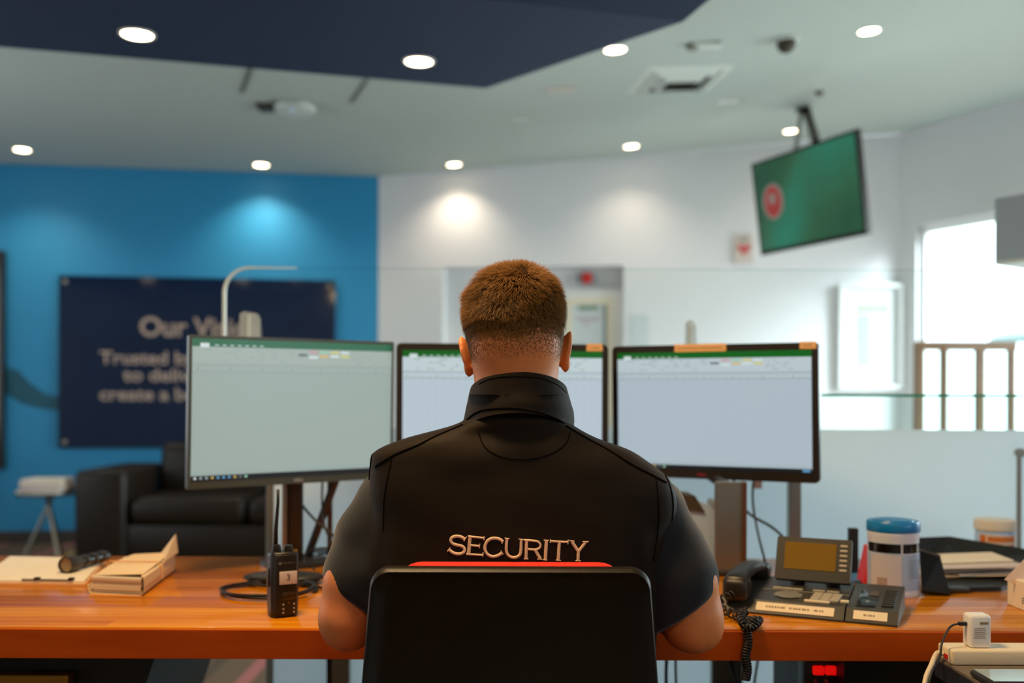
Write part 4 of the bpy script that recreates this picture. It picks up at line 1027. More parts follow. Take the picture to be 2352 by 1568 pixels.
for k in range(6): build(MB().box(sp_(.130, .025+k*.0098, .0018), (.014, .0052, .003), bev=.0012, R=Matrix((tuple(pd), tuple(upv), tuple(nrm))).transposed()), 'side_key', 'key_grey', sc_)
build(MB().tube([pp_(.06, .15, .035), pp_(.075, .145, .055)], .012, seg=10), 'hinge', 'black_plastic', t)
build(MB().tube([pp_(.13, .15, .035), pp_(.14, .145, .055)], .012, seg=10), 'hinge', 'black_plastic', t)
# handset on the left
hp = [pp_(-.028, .000, .055), pp_(-.028, .02, .062), pp_(-.026, .07, .068), pp_(-.024, .13, .068), pp_(-.022, .17, .060), pp_(-.020, .195, .052)]
hs = thing('phone_handset', 'black handset resting on the left side of the desk phone', 'handset', pp_(-.045, .09, .05))
rings = []
for i, p in enumerate(smooth_path(hp, 4)):
    f_ = i/ (4*(len(hp)-1)); w_ = .024-.004*math.sin(PI*f_); h_ = .012
    rings.append([p+pd*(w_*math.copysign(abs(math.cos(a_))**.7, math.cos(a_)))+UP*(h_*math.copysign(abs(math.sin(a_))**.7, math.sin(a_))) for a_ in [2*PI*k/16 for k in range(16)]])
build(MB().ring(rings), 'grip', 'black_plastic', hs, True)
build(MB().box(pp_(-.028, .018, .043), (.050, .048, .044), bev=.012, R=Rp, seg=3), 'mouthpiece', 'black_plastic', hs, 'auto')
build(MB().box(pp_(-.021, .178, .052), (.050, .048, .036), bev=.012, R=Rp, seg=3), 'earpiece', 'black_plastic', hs, 'auto')
# coiled cord
path = smooth_path([pp_(-.030, -.008, .036), pp_(-.035, -.03, .02)-Vector((.02, 0, 0)), Vector((P(1698, 1400, 1.80).x, 1.80, DZ+.012)), Vector((P(1722, 1412, 1.785).x, 1.780, DZ+.010)), P(1732, 1425, 1.752), P(1716, 1445, 1.745), P(1718, 1475, 1.742), P(1712, 1505, 1.742), P(1716, 1535, 1.742), P(1712, 1560, 1.742)], 60)
hel = []
for i, p in enumerate(path):
    t_ = (path[min(i+1, len(path)-1)]-path[max(i-1, 0)]).normalized(); a1 = t_.cross(Vector((.3, 1, .2))).normalized(); a2 = t_.cross(a1); an = i*.52
    hel.append(p+(a1*math.cos(an)+a2*math.sin(an))*.0068)
o = build(MB().tube(hel, .0022, seg=6), 'coiled_cord', 'black_plastic', smooth=True, loc=path[-1]); tag(o, 'black coiled handset cord hanging over the front edge of the desk', 'cord')
path = smooth_path([P(1745, 1422, 1.79), P(1738, 1432, 1.751), P(1722, 1442, 1.735), P(1706, 1432, 1.738), P(1702, 1414, 1.78), P(1715, 1402, 1.795)], 30)
hel = []
for i, p in enumerate(path):
    t_ = (path[min(i+1, len(path)-1)]-path[max(i-1, 0)]).normalized(); a1 = t_.cross(Vector((.3, .2, 1))).normalized(); a2 = t_.cross(a1); an = i*.62
    hel.append(p+(a1*math.cos(an)+a2*math.sin(an))*.0058)
o = build(MB().tube(hel, .002, seg=6), 'coiled_cord', 'black_plastic', smooth=True, loc=path[0]); tag(o, 'tangled loop of the black coiled cord at the desk edge', 'cord')

# ================================================================== things on the desk, right
cy = 2.09; cx_ = P(2051, 1300, cy).x; cr_ = .0525; chh = P(2051, 1192, cy).z-DZ
t = thing('wipes_canister', 'white wipes canister with a blue lid behind the desk phone', 'canister', (cx_, cy, DZ))
cc_ = (cx_, cy, DZ)
build(MB().lathe([(.001, 0), (cr_*.96, 0), (cr_*1.0, .006), (cr_*.97, .012), (cr_*.97, chh-.034), (cr_*1.0, chh-.030), (cr_*.99, chh-.022), (.001, chh-.022)], cc_, 48), 'body', 'canister_white', t, 'auto')
build(MB().lathe([(cr_*1.0, chh-.024), (cr_*1.02, chh-.022), (cr_*1.02, chh-.006), (cr_*.97, chh-.002), (cr_*.8, chh-.002), (cr_*.78, chh+.0), (cr_*.5, chh+.002), (.001, chh+.002)], cc_, 48), 'lid', 'blue_plastic', t, 'auto')
def arc_band(r, z0, z1, a0, a1, n=20):
    mb = MB(); a_ = []; b_ = []
    for k in range(n+1):
        an = math.radians(a0+(a1-a0)*k/n); a_.append(Vector((cx_+r*math.cos(an), cy+r*math.sin(an), DZ+z0))); b_.append(a_[-1]+UP*(z1-z0))
    mb.ring([a_, b_], cap=False, closed=False); return mb
lb = build(arc_band(cr_*.985, .014, .088, 170, 375, 40), 'label', 'canister_label', t, True)
build(arc_band(cr_*.995, .016, .087, 195, 268), 'label_text_panel', 'canister_label_warm', lb, True)
build(arc_band(cr_*.99, .091, .110, 180, 266), 'black_band', 'black_gloss', t, True)
build(arc_band(cr_*.99, .091, .110, 271, 345), 'black_band', 'black_gloss', t, True)
for k in range(6): build(arc_band(cr_*1.0, .020, .040, 214+k*4, 216.2+k*4, 3), 'barcode_line', 'barcode', lb)
for k in range(8): build(arc_band(cr_*1.0, .04+k*.005, .0415+k*.005, 285, 325, 8), 'print_line', 'poster_grey', lb)
# red packet and blue sheet behind it
a_ = P(1984, 1325, 2.2); a_.z = DZ
o = build(MB().box((a_.x+.010, 2.2, DZ+.042), (.022, .05, .084), bev=.004, R=Matrix.Rotation(.2, 3, 'Y')), 'red_packet', 'red_plastic', loc=(a_.x, 2.2, DZ)); tag(o, 'red packet standing behind the wipes canister', 'packet')
o = build(MB().box((a_.x+.01, 2.30, DZ+.055), (.02, .02, .11), bev=.002), 'black_marker', 'black_plastic', loc=(a_.x+.01, 2.30, DZ)); tag(o, 'small black object behind the red packet', 'marker')
b_ = Pz(1978, 1340, DZ)
o = build(MB().box((b_.x-.01, b_.y+.06, DZ+.004), (.12, .12, .008), bev=.002, R=Matrix.Rotation(.3, 3, 'Z')), 'blue_folder', mat('blue_card', (70, 122, 176), .6), loc=(b_.x, b_.y+.06, DZ)); tag(o, 'blue folder lying between the phone and the wipes canister', 'folder')
# white device with dark lid behind guard's right arm
dv = P(1590, 1290, 2.42)
t = thing('card_printer', 'blue-white desktop device with a dark lid behind the right arm of the guard', 'device', (dv.x, 2.42, DZ))
zt = P(1590, 1150, 2.42).z
prof = [(-.075, DZ), (.05, DZ), (.062, DZ+.06), (.058, zt-.03), (.03, zt-.005), (-.02, zt+.015), (-.075, zt+.02)]
build(MB().prism([Vector((dv.x+x, 2.36, z)) for x, z in prof], (0, 0, 0), (0, .14, 0)), 'body', 'device_blue_white', t, 'auto')
build(MB().prism([Vector((dv.x+x, 2.355, z)) for x, z in ((-.06, zt+.025), (-.005, zt+.018), (.018, zt-.02), (-.045, zt-.012))], (0, 0, 0), (0, .1, 0)), 'lid', 'vent_dark', t)
build(MB().box((dv.x+.056, 2.43, DZ+.08), (.016, .12, .16), bev=.006), 'side_panel', 'grey_plastic', t, 'auto')
# small cable items at the back
cable([P(1718, 1318, 2.42), P(1722, 1296, 2.43), P(1735, 1288, 2.44), P(1742, 1304, 2.43), P(1740, 1316, 2.40)], .003, 'small loop of grey cable on the desk behind the handset', m='grey_plastic', n=5)
# document tray with papers
t = thing('document_tray', 'black slanted document holder with loose papers at the right of the desk', 'document holder', (.98, 2.3, DZ))
def pd2(px, py, Y): return P(px, py, Y)
bk = [pd2(2108, 1238, 2.42), pd2(2180, 1235, 2.46), pd2(2420, 1275, 2.35), pd2(2420, 1340, 2.30), pd2(2310, 1322, 2.28), pd2(2165, 1290, 2.36), pd2(2108, 1290, 2.40)]
bm_ = MB(); bm_.add(bk, [tuple(range(7))]); o_ = build(bm_, 'back_flap', 'cabinet_black', t); s_ = o_.modifiers.new('s', 'SOLIDIFY'); s_.thickness = .005
zz = DZ
tr = [Pz(2130, 1362, zz), Pz(2300, 1358, zz), Pz(2400, 1330, zz), Pz(2400, 1300, zz), Pz(2150, 1300, zz)]
build(MB().prism(tr, (0, 0, 0), (0, 0, .010)), 'tray_base', 'cabinet_black', t)
rn_ = random.Random(8)
tc_ = Pz(2235, 1326, zz)
for k in range(7):
    build(MB().box((tc_.x+rn_.uniform(-.02, .03), tc_.y+rn_.uniform(-.02, .04), DZ+.013+k*.0045), (.21-.008*k, .12, .0025), R=Matrix.Rotation(rn_.uniform(-.25, .25), 3, 'Z') @ Matrix.Rotation(-.05, 3, 'Y')), 'loose_sheet', ('paper', 'paper_warm', 'label_pink')[k % 3], t)
t = thing('standing_calculator', 'black tilted screen-like device standing right of the wipes canister', 'device', P(2150, 1364, 2.05))
q4 = [P(2112, 1264, 2.12), P(2160, 1278, 2.10), P(2182, 1364, 2.06), P(2118, 1354, 2.06)]
for p in (q4[2], q4[3]): p.z = max(p.z, DZ+.001)
mb = MB(); fn = (q4[1]-q4[0]).cross(q4[3]-q4[0]).normalized()
if fn.y > 0: fn = -fn
mb.prism(q4, (0, 0, 0), -fn*.012); build(mb, 'panel', 'cabinet_black', t)
build(MB().prism([q4[0], q4[1], q4[1]+UP*.003, q4[0]+UP*.003], fn*.001, -fn*.013), 'top_strip', 'grey_plastic', t)
ft = Pz(2200, 1362, DZ); build(MB().box((ft.x-.02, ft.y+.01, DZ+.006), (.09, .03, .012), bev=.004), 'foot', 'dark_grey_plastic', t, 'auto')
# jar
jy = 2.50; jx = P(2285, 1250, jy).x; jt = P(2285, 1191, jy).z; jr = .049
t = thing('supplement_tub', 'white tub with an orange label on the desk at the far right', 'tub', (jx, jy, DZ))
build(MB().lathe([(.001, 0), (jr*.94, 0), (jr*.96, .01), (jr*.94, jt-DZ-.026), (jr*.9, jt-DZ-.020), (.001, jt-DZ-.02)], (jx, jy, DZ), 40), 'body', 'device_blue_white', t, 'auto')
build(MB().lathe([(jr, jt-DZ-.026), (jr*1.02, jt-DZ-.02), (jr*1.0, jt-DZ-.002), (jr*.9, jt-DZ), (.001, jt-DZ)], (jx, jy, DZ), 40), 'lid', 'jar_white', t, 'auto')
def jband(z0, z1, a0, a1, m, par, r=1.0, name='label'):
    mb = MB(); a_ = []; b_ = []
    for k in range(17):
        an = math.radians(a0+(a1-a0)*k/16); a_.append(Vector((jx+jr*.97*r*math.cos(an), jy+jr*.97*r*math.sin(an), DZ+z0))); b_.append(a_[-1]+UP*(z1-z0))
    mb.ring([a_, b_], cap=False, closed=False); return build(mb, name, m, par, True)
lb = jband(.012, .072, 200, 320, 'pink_paper', t)
jband(.056, .069, 225, 308, 'jar_orange', lb, 1.01, 'print_block'); jband(.012, .072, 200, 218, 'jar_orange', lb, 1.01, 'print_block'); jband(.036, .048, 228, 308, 'jar_maroon', lb, 1.01, 'print_block')
# paper wedge and small white box at the right edge
wz_ = [P(2308, 1331, 1.95), P(2356, 1282, 1.95), P(2440, 1300, 1.95), P(2440, 1380, 1.95), P(2356, 1352, 1.95)]
bxp = Pz(2330, 1412, DZ); bxp.x += .036
t = thing('tissue_box', 'white box with a raised paper flap cut off by the right edge of the photo', 'box', (bxp.x+.07, bxp.y+.06, DZ))
build(MB().box((bxp.x+.07, bxp.y+.05, DZ+.028), (.14, .1, .056), bev=.002), 'carton', 'paper', t)
mb = MB(); mb.prism([p for p in wz_], (0, 0, 0), (0, .002, 0)); build(mb, 'flap', 'pink_paper', t)
text_obj('B', 'lettering', 'ink', t, P(2352, 1380, bxp.y-.0005), (1, 0, 0), UP, .012, .0003)
# ================================================================== side table in the right foreground
TZ = .730; tx0 = .712; ty0, ty1 = 1.30, 1.675
t = thing('side_desk', 'grey topped low side desk at the lower right corner of the photo', 'side desk', (1.05, 1.5, 0))
build(MB().box(((tx0+1.45)/2, (ty0+ty1)/2, TZ-.002), (1.45-tx0, ty1-ty0, .004)), 'laminate_top', 'desk_grey', t)
build(MB().box(((tx0+1.45)/2, (ty0+ty1)/2, TZ-.019), (1.45-tx0, ty1-ty0, .030), bev=.002), 'top_edge', 'cabinet_black', t)
build(MB().box((tx0+.03, (ty0+ty1)/2, (TZ-.034)/2), (.03, ty1-ty0-.04, TZ-.034)), 'side_panel', 'cabinet_black', t)
build(MB().box((1.40, (ty0+ty1)/2, (TZ-.034)/2), (.03, ty1-ty0-.04, TZ-.034)), 'side_panel', 'cabinet_black', t)
sx0 = P(2182, 1500, 1.62).x
t = thing('power_strip', 'cream power strip lying along the back of the side desk', 'power strip', ((sx0+1.15)/2, 1.64, TZ))
build(MB().box(((sx0+1.15)/2, 1.64, TZ+.0125), (1.15-sx0, .055, .025), bev=.004, seg=3), 'housing', 'cream_plastic', t, 'auto')
build(MB().box((sx0-.0005, 1.632, TZ+.010), (.003, .010, .007)), 'reset_button', 'red_plastic', t)
for k in range(2): build(MB().box((sx0+.20+k*.10, 1.64, TZ+.0255), (.036, .036, .002), bev=.0008), 'socket', 'white_plastic', t)
chx = P(2250, 1450, 1.63).x
t = thing('usb_charger', 'white plug-in charger standing on the power strip with a black lead', 'charger', (chx, 1.64, TZ+.025))
build(MB().box((chx, 1.64, TZ+.025+.027), (.035, .030, .054), bev=.005, seg=3), 'casing', 'plug_white', t, 'auto')
tl_ = MB()
for k in range(6): tl_.box((chx-.002, 1.6248, TZ+.042+k*.0032), (.020-.003*(k % 2), .0006, .0009))
tl_.box((chx+.005, 1.6248, TZ+.066), (.014, .0006, .004)); build(tl_, 'printing', 'ink_soft', t)
build(MB().box((chx-.023, 1.64, TZ+.062), (.014, .009, .006), bev=.001), 'usb_plug', 'black_plastic', t)
cable([(chx-.029, 1.64, TZ+.062), P(2182, 1440, 1.63), P(2164, 1475, 1.62), P(2158, 1510, 1.60), P(2140, 1545, 1.58), P(2128, 1600, 1.56)], .0018, 'thin black lead dropping from the white charger', cat='lead')
cable([(sx0-.002, 1.64, TZ+.012), P(2152, 1500, 1.64), P(2138, 1530, 1.62), P(2126, 1560, 1.60), P(2118, 1620, 1.58)], .0042, 'cream mains cord leaving the power strip over the table edge', m='cream_plastic', cat='cord')
cdp = Pz(2330, 1520, TZ)
o = build(MB().box((cdp.x+.01, cdp.y+.005, TZ+.002), (.13, .05, .004), bev=.001, R=Matrix.Rotation(-.1, 3, 'Z')), 'printed_card', 'paper', loc=(cdp.x, cdp.y, TZ)); tag(o, 'cream card with brown drawing between power strip and smartphone', 'card')
o2 = MB(); rn_ = random.Random(4)
for k in range(8): o2.box((cdp.x-.02+rn_.uniform(0, .06), cdp.y+rn_.uniform(-.012, .012), TZ+.0043), (rn_.uniform(.006, .02), .002, .0004), R=Matrix.Rotation(rn_.uniform(-1, 1), 3, 'Z'))
build(o2, 'drawing', 'ink_soft', o)
ph = Pz(2330, 1566, TZ)
t = thing('smartphone', 'dark smartphone with a reflective glass face at the lower right corner', 'smartphone', (ph.x, ph.y, TZ))
build(MB().box((ph.x+.02, ph.y-.006, TZ+.006), (.15, .075, .011), bev=.005, seg=3, R=Matrix.Rotation(.0, 3, 'Z')), 'case', 'black_plastic', t, 'auto')
build(MB().box((ph.x+.02, ph.y-.006, TZ+.012), (.14, .066, .001)), 'glass', 'phone_glass', t)
# keyboard hidden in front of the guard
t = thing('keyboard', 'black computer keyboard on the desk in front of the guard', 'keyboard', (0.0, 1.98, DZ))
build(MB().box((0, 1.98, DZ+.008), (.42, .13, .014), bev=.004), 'casing', 'black_plastic', t, 'auto')
kb = MB()
for r_ in range(5):
    for c_ in range(15): kb.box((-.19+c_*.027, 1.935+r_*.022, DZ+.0165), (.022, .018, .005), bev=.0015, seg=1)
build(kb, 'keys', 'dark_grey_plastic', t)['kind'] = 'stuff'
# ================================================================== office chair
ch = thing('office_chair', 'black office chair with a red front cushion, seen from behind', 'chair', (0, 1.6, 0))
YB0 = 1.415
def chx(px, py): p = P(px, py, YB0); return p
def rrect(w, h0, h1, r, n=8):   # outline in (x,z)
    o = []
    for cx_, cz_, a0 in ((w-r, h1-r, 0), (-w+r, h1-r, 90)):
        for k in range(n+1):
            a_ = math.radians(a0+90*k/n); o.append((cx_+r*math.cos(a_), cz_+r*math.sin(a_)))
    return o
c0x = (P(850, 1400, YB0).x+P(1494, 1400, YB0).x)/2; hw = (P(1494, 1400, YB0).x-P(850, 1400, YB0).x)/2; zt_ = P(1170, 1305, YB0).z
zlow = .53
def shell(yb, s_, rad=.026, flare=.014, topdrop=0.0):
    o = rrect(hw, zlow, zt_-topdrop, rad); o = [(c0x+x*s_*(1+flare/hw*(zt_-z)/.2), z) for x, z in o]
    o += [(c0x-(hw+.025)*s_, .60), (c0x-(hw-.02)*s_, zlow), (c0x+(hw-.02)*s_, zlow), (c0x+(hw+.025)*s_, .60)]
    return [Vector((x, yb, z)) for x, z in o]
rings = [shell(YB0+.014, .90, topdrop=.022), shell(YB0+.002, .972, topdrop=.010), shell(YB0-.001, .985, topdrop=.0055), shell(YB0+.003, .996, topdrop=.0015), shell(YB0+.012, 1.0), shell(YB0+.026, .998, topdrop=.001), shell(YB0+.032, .98, topdrop=.006)]
build(MB().ring(rings), 'back_shell', 'chair_shell', ch, 'auto', auto=50)
rings = []
for y_, s_, td in ((.030, .86, .004), (.036, .88, -.005), (.05, .87, -.0065), (.062, .80, .004), (.066, .7, .03)):
    rings.append(shell(YB0+y_, s_, rad=.05, flare=.012, topdrop=td+.0055))
build(MB().ring(rings), 'back_cushion', 'red_fabric', ch, 'auto', auto=60)
build(MB().box((0, 1.66, .47), (.48, .46, .08), bev=.035, seg=4), 'seat', 'red_fabric', ch, 'auto')
build(MB().box((0, 1.66, .425), (.44, .42, .02), bev=.008), 'seat_pan', 'black_plastic', ch, 'auto')
build(MB().tube([(0, 1.45, .60), (0, 1.47, .43), (0, 1.60, .41)], .025, seg=10), 'back_support', 'black_plastic', ch)
build(MB().tube([(0, 1.64, .42), (0, 1.64, .12)], .028, seg=14), 'gas_lift', 'steel', ch)
for k in range(5):
    a_ = 2*PI*k/5+.3; e = Vector((.29*math.cos(a_), 1.64+.29*math.sin(a_), .075))
    l_ = build(MB().tube([(0, 1.64, .12), e], [.03, .018], seg=8), 'base_leg', 'black_plastic', ch)
    build(MB().tube([e+Vector((-.012*math.sin(a_), .012*math.cos(a_), -.045)), e+Vector((.012*math.sin(a_), -.012*math.cos(a_), -.045))], .029, seg=14), 'caster', 'black_plastic', l_)

# ================================================================== implicit-surface sculpting
class Field:
    def __init__(s, lo, hi, h):
        s.lo = np.array(lo, np.float32); s.h = h; n = [int(math.ceil((hi[i]-lo[i])/h))+1 for i in range(3)]
        ax = [lo[i]+h*np.arange(n[i], dtype=np.float32) for i in range(3)]
        s.X, s.Y, s.Z = np.meshgrid(*ax, indexing='ij'); s.F = np.full(s.X.shape, 1.0, np.float32)
def smin(a, b, k):
    if k <= 0: return np.minimum(a, b)
    h = np.clip(.5+.5*(b-a)/k, 0, 1); return b+(a-b)*h-k*h*(1-h)
def smax(a, b, k): return -smin(-a, -b, k)
def d_ell(g, c, r, R=None, p=2.0):
    x, y, z = g.X-c[0], g.Y-c[1], g.Z-c[2]
    if R is not None:
        Ri = np.array(R.transposed()); x, y, z = (Ri[i, 0]*x+Ri[i, 1]*y+Ri[i, 2]*z for i in range(3))
    q = (np.abs(x/r[0])**p+np.abs(y/r[1])**p+np.abs(z/r[2])**p)**(1/p)
    if p == 2.0:
        k = np.sqrt((x/r[0]**2)**2+(y/r[1]**2)**2+(z/r[2]**2)**2)+1e-6; return q*(q-1)/k
    return (q-1)*min(r)
def d_cap(g, a, b, ra, rb, sy=1.0):
    a = np.array(a); b = np.array(b); d = b-a; L = float(d @ d)
    x, y, z = g.X-a[0], g.Y-a[1], g.Z-a[2]
    t = np.clip((x*d[0]+y*d[1]+z*d[2])/L, 0, 1)
    return np.sqrt((x-t*d[0])**2+(y-t*d[1])**2+(z-t*d[2])**2)-(ra+(rb-ra)*t)
def surface_nets(g):
    Fv = g.F; ins = Fv < 0
    n = np.array(Fv.shape); c = [slice(0, -1), slice(1, None)]
    cnt = sum(ins[c[i], c[j], c[k]].astype(np.int8) for i in (0, 1) for j in (0, 1) for k in (0, 1))
    mask = (cnt > 0) & (cnt < 8); idx = np.argwhere(mask); vid = np.full(mask.shape, -1, np.int64); vid[mask] = np.arange(len(idx))
    acc = np.zeros((len(idx), 3)); num = np.zeros(len(idx)); I, J, K = idx.T
    corners = [(i, j, k) for i in (0, 1) for j in (0, 1) for k in (0, 1)]
    for a in corners:
        for ax in range(3):
            if a[ax] == 0:
                b = list(a); b[ax] = 1
                fa = Fv[I+a[0], J+a[1], K+a[2]]; fb = Fv[I+b[0], J+b[1], K+b[2]]; m = (fa < 0) != (fb < 0)
                t = np.where(m, fa/(fa-fb+1e-12*(fa == fb)), 0); p = np.tile(np.array(a, float), (len(I), 1)); p[:, ax] = t
                acc[m] += p[m]; num[m] += 1
    V = (idx+acc/num[:, None])*g.h+g.lo
    Q = []
    for ax in range(3):
        sl0 = [slice(None)]*3; sl1 = [slice(None)]*3; sl0[ax] = slice(0, -1); sl1[ax] = slice(1, None)
        cr = ins[tuple(sl0)] != ins[tuple(sl1)]; e = np.argwhere(cr)
        u, w = [(1, 2), (2, 0), (0, 1)][ax]
        ok = (e[:, u] > 0) & (e[:, w] > 0) & (e[:, u] < n[u]-1) & (e[:, w] < n[w]-1); e = e[ok]
        def at(du, dw):
            q = e.copy(); q[:, u] += du; q[:, w] += dw; return vid[q[:, 0], q[:, 1], q[:, 2]]
        quad = np.stack([at(-1, -1), at(0, -1), at(0, 0), at(-1, 0)], 1)
        fl = ins[e[:, 0], e[:, 1], e[:, 2]]; quad[~fl] = quad[~fl][:, ::-1]; Q.append(quad)
    return V, np.concatenate(Q)
def np_mesh(V, Q, name, mats, parent=None, loc=None, relax=0):
    if relax:
        e = np.concatenate([Q[:, [0, 1]], Q[:, [1, 2]], Q[:, [2, 3]], Q[:, [3, 0]]]); 
        for _ in range(relax):
            S = np.zeros_like(V); N = np.zeros(len(V))
            for k in range(3): S[:, k] = np.bincount(e[:, 0], V[e[:, 1], k], len(V))+np.bincount(e[:, 1], V[e[:, 0], k], len(V))
            N = np.bincount(e[:, 0], minlength=len(V))+np.bincount(e[:, 1], minlength=len(V)); V = V*.5+.5*S/np.maximum(N, 1)[:, None]
    base = Vector(loc) if loc is not None else LOC[parent.name]
    me = bpy.data.meshes.new(name); me.from_pydata((V-np.array(base)).tolist(), [], Q.tolist())
    for m in (mats if isinstance(mats, list) else [mats]): me.materials.append(M[m] if isinstance(m, str) else m)
    me.polygons.foreach_set('use_smooth', [True]*len(me.polygons)); me.update()
    o = bpy.data.objects.new(name, me); COL.objects.link(o)
    if parent: o.parent = parent; o.location = base-LOC[parent.name]
    else: o.location = base
    LOC[o.name] = base.copy(); return o, V
RX = lambda a: Matrix.Rotation(math.radians(a), 3, 'X')
RY_ = lambda a: Matrix.Rotation(math.radians(a), 3, 'Y')
RZ_ = lambda a: Matrix.Rotation(math.radians(a), 3, 'Z')

# head frame: leans forward (looking down at the screens) and tilts a touch to the left
HC = Vector((.004, 1.650, 1.265)); HR = RY_(-3.0) @ RX(-14)      # local: x right, y forward, z up
def hl(x, y, z): return HC+HR @ Vector((x, y, z))
def head_field(g):
    f = d_ell(g, hl(0, -.004, .014), (.0625, .092, .076), HR, 2.7)
    f = smin(f, d_ell(g, hl(0, -.035, -.010), (.070, .060, .066), HR), .03)      # occiput
    f = smin(f, d_ell(g, hl(0, .038, -.055), (.056, .052, .062), HR), .035)       # face / jaw
    f = smin(f, d_ell(g, hl(0, .070, -.095), (.030, .022, .020), HR), .025)       # chin
    f = smin(f, d_ell(g, hl(0, .080, .012), (.052, .014, .012), HR), .02)         # brow
    f = smin(f, d_ell(g, hl(0, .094, -.030), (.010, .016, .020), HR), .012)       # nose
    f = smin(f, d_ell(g, hl(0, .102, -.041), (.014, .010, .008), HR), .008)
    f = smin(f, d_ell(g, hl(0, .086, -.067), (.022, .008, .006), HR), .006)       # lips
    for s in (-1, 1):
        f = smax(f, -d_ell(g, hl(s*.031, .097, -.012), (.015, .012, .010), HR), .008)
        f = smin(f, d_ell(g, hl(s*.031, .083, -.012), (.013, .012, .011), HR), .003)   # eyes
    neck = d_cap(g, (.008, 1.632, 1.02), tuple(hl(0, -.018, -.045)), .070, .066)
    f = smin(f, neck, .03)
    return f
def ears(g, f):
    for s, dx, rot in ((-1, 0.0, 20), (1, .003, 14)):
        R = HR @ RZ_(s*rot) @ RX(8) @ RY_(s*10)
        c = hl(s*(.0825+dx), .008, -.026)
        e = d_ell(g, c, (.0065, .018, .032), R)
        e = smin(e, d_ell(g, c+HR @ Vector((-s*.003, .004, -.028)), (.006, .010, .011), R), .008)     # lobe
        e = smin(e, d_ell(g, hl(s*(.074+dx), .014, -.026), (.012, .012, .024), R), .008)
        e = smax(e, -d_ell(g, c+R @ Vector((s*.006, .004, .004)), (.005, .011, .020), R), .004)
        f = smin(f, e, .005)
    return f

# arm joints
SHL = [(-.168, 1.645, 1.030), (.196, 1.645, 1.005)]
ELB = [(-.262, 1.625, .803), (.292, 1.625, .806)]
WRI = [(-.110, 1.868, .806), (.110, 1.868, .806)]
g = Field((-.37, 1.44, .70), (.37, 2.13, 1.41), .0042)
f = head_field(g); f = ears(g, f)
f = smin(f, d_ell(g, (.005, 1.640, .93), (.175, .085, .20)), .04)
f = smin(f, d_ell(g, (.010, 1.632, 1.06), (.17, .055, .045)), .05)
for k in range(2):
    s = -1 if k == 0 else 1
    a, e, w_ = SHL[k], ELB[k], WRI[k]
    arm = d_cap(g, a, e, .048, .039)
    arm = smin(arm, d_ell(g, (e[0]+s*.006, e[1]-.004, e[2]+.055), (.038, .044, .060)), .03)
    arm = smin(arm, d_ell(g, (e[0]+s*.004, e[1]-.008, e[2]-.010-(.006 if s > 0 else 0)), (.041+(.006 if s > 0 else 0), .038, .042)), .03)       # elbow
    m = tuple(e[i]*.62+w_[i]*.38 for i in range(3))
    arm = smin(arm, d_cap(g, (e[0], e[1]+.01, e[2]+.006), m, .045, .041), .02)
    arm = smin(arm, d_cap(g, m, w_, .041, .026), .02)
    f = smin(f, arm, .025)
    # hand: palm, four fingers of different length, thumb leaving the side of the palm
    fw = Vector((-s*.10, 1, 0)).normalized(); sd_ = Vector((fw.y, -fw.x, 0)); W_ = Vector(w_)
    pc_ = W_+fw*.050+Vector((0, 0, -.004))
    Rh = Matrix((tuple(sd_), tuple(fw), (0, 0, 1))).transposed()
    f = smin(f, d_ell(g, pc_, (.040, .050, .014), Rh, 2.4), .012)
    for j, (off, L1_, L2_, L3_) in enumerate(((-.030, .034, .022, .016), (-.010, .038, .025, .018), (.011, .036, .023, .017), (.031, .028, .018, .015))):
        if s > 0: off = off
        else: off = -off
        b0 = W_+fw*.088+sd_*off+Vector((0, 0, .000)); b1 = b0+fw*L1_+Vector((0, 0, .006)); b2 = b1+fw*L2_+Vector((0, 0, -.014)); b3 = b2+fw*L3_*.6+Vector((0, 0, -.014))
        fi = d_cap(g, b0-fw*.02, b1, .0092, .0085); fi = smin(fi, d_cap(g, b1, b2, .0085, .0078), .004); fi = smin(fi, d_cap(g, b2, b3, .0078, .0068), .004)
        f = smin(f, fi, .004)
    th0 = W_+fw*.025-sd_*(s*.030); th1 = th0+fw*.030-sd_*(s*.022)+Vector((0, 0, -.006)); th2 = th1+fw*.030-sd_*(s*.004)+Vector((0, 0, -.004))
    fi = d_cap(g, th0, th1, .014, .0105); fi = smin(fi, d_cap(g, th1, th2, .0105, .0085), .004); f = smin(f, fi, .008)
f = f+.0008*np.sin(g.Z*90+g.X*50)*np.cos(g.Y*70)*.5
g.F = f.astype(np.float32)
V, Q = surface_nets(g)
PB = (0.0, 1.64, 0.0)
person, HV = np_mesh(V, Q, 'person', 'skin', loc=PB, relax=1)
tag(person, 'person seen from behind in a black vest with SECURITY lettering, typing at the monitors', 'person')
# eyes
for s in (-1, 1):
    build(MB().ellipsoid(hl(s*.031, .0895, -.012), (.0085, .0085, .0085)), 'eye', 'picture_mount', person, True)

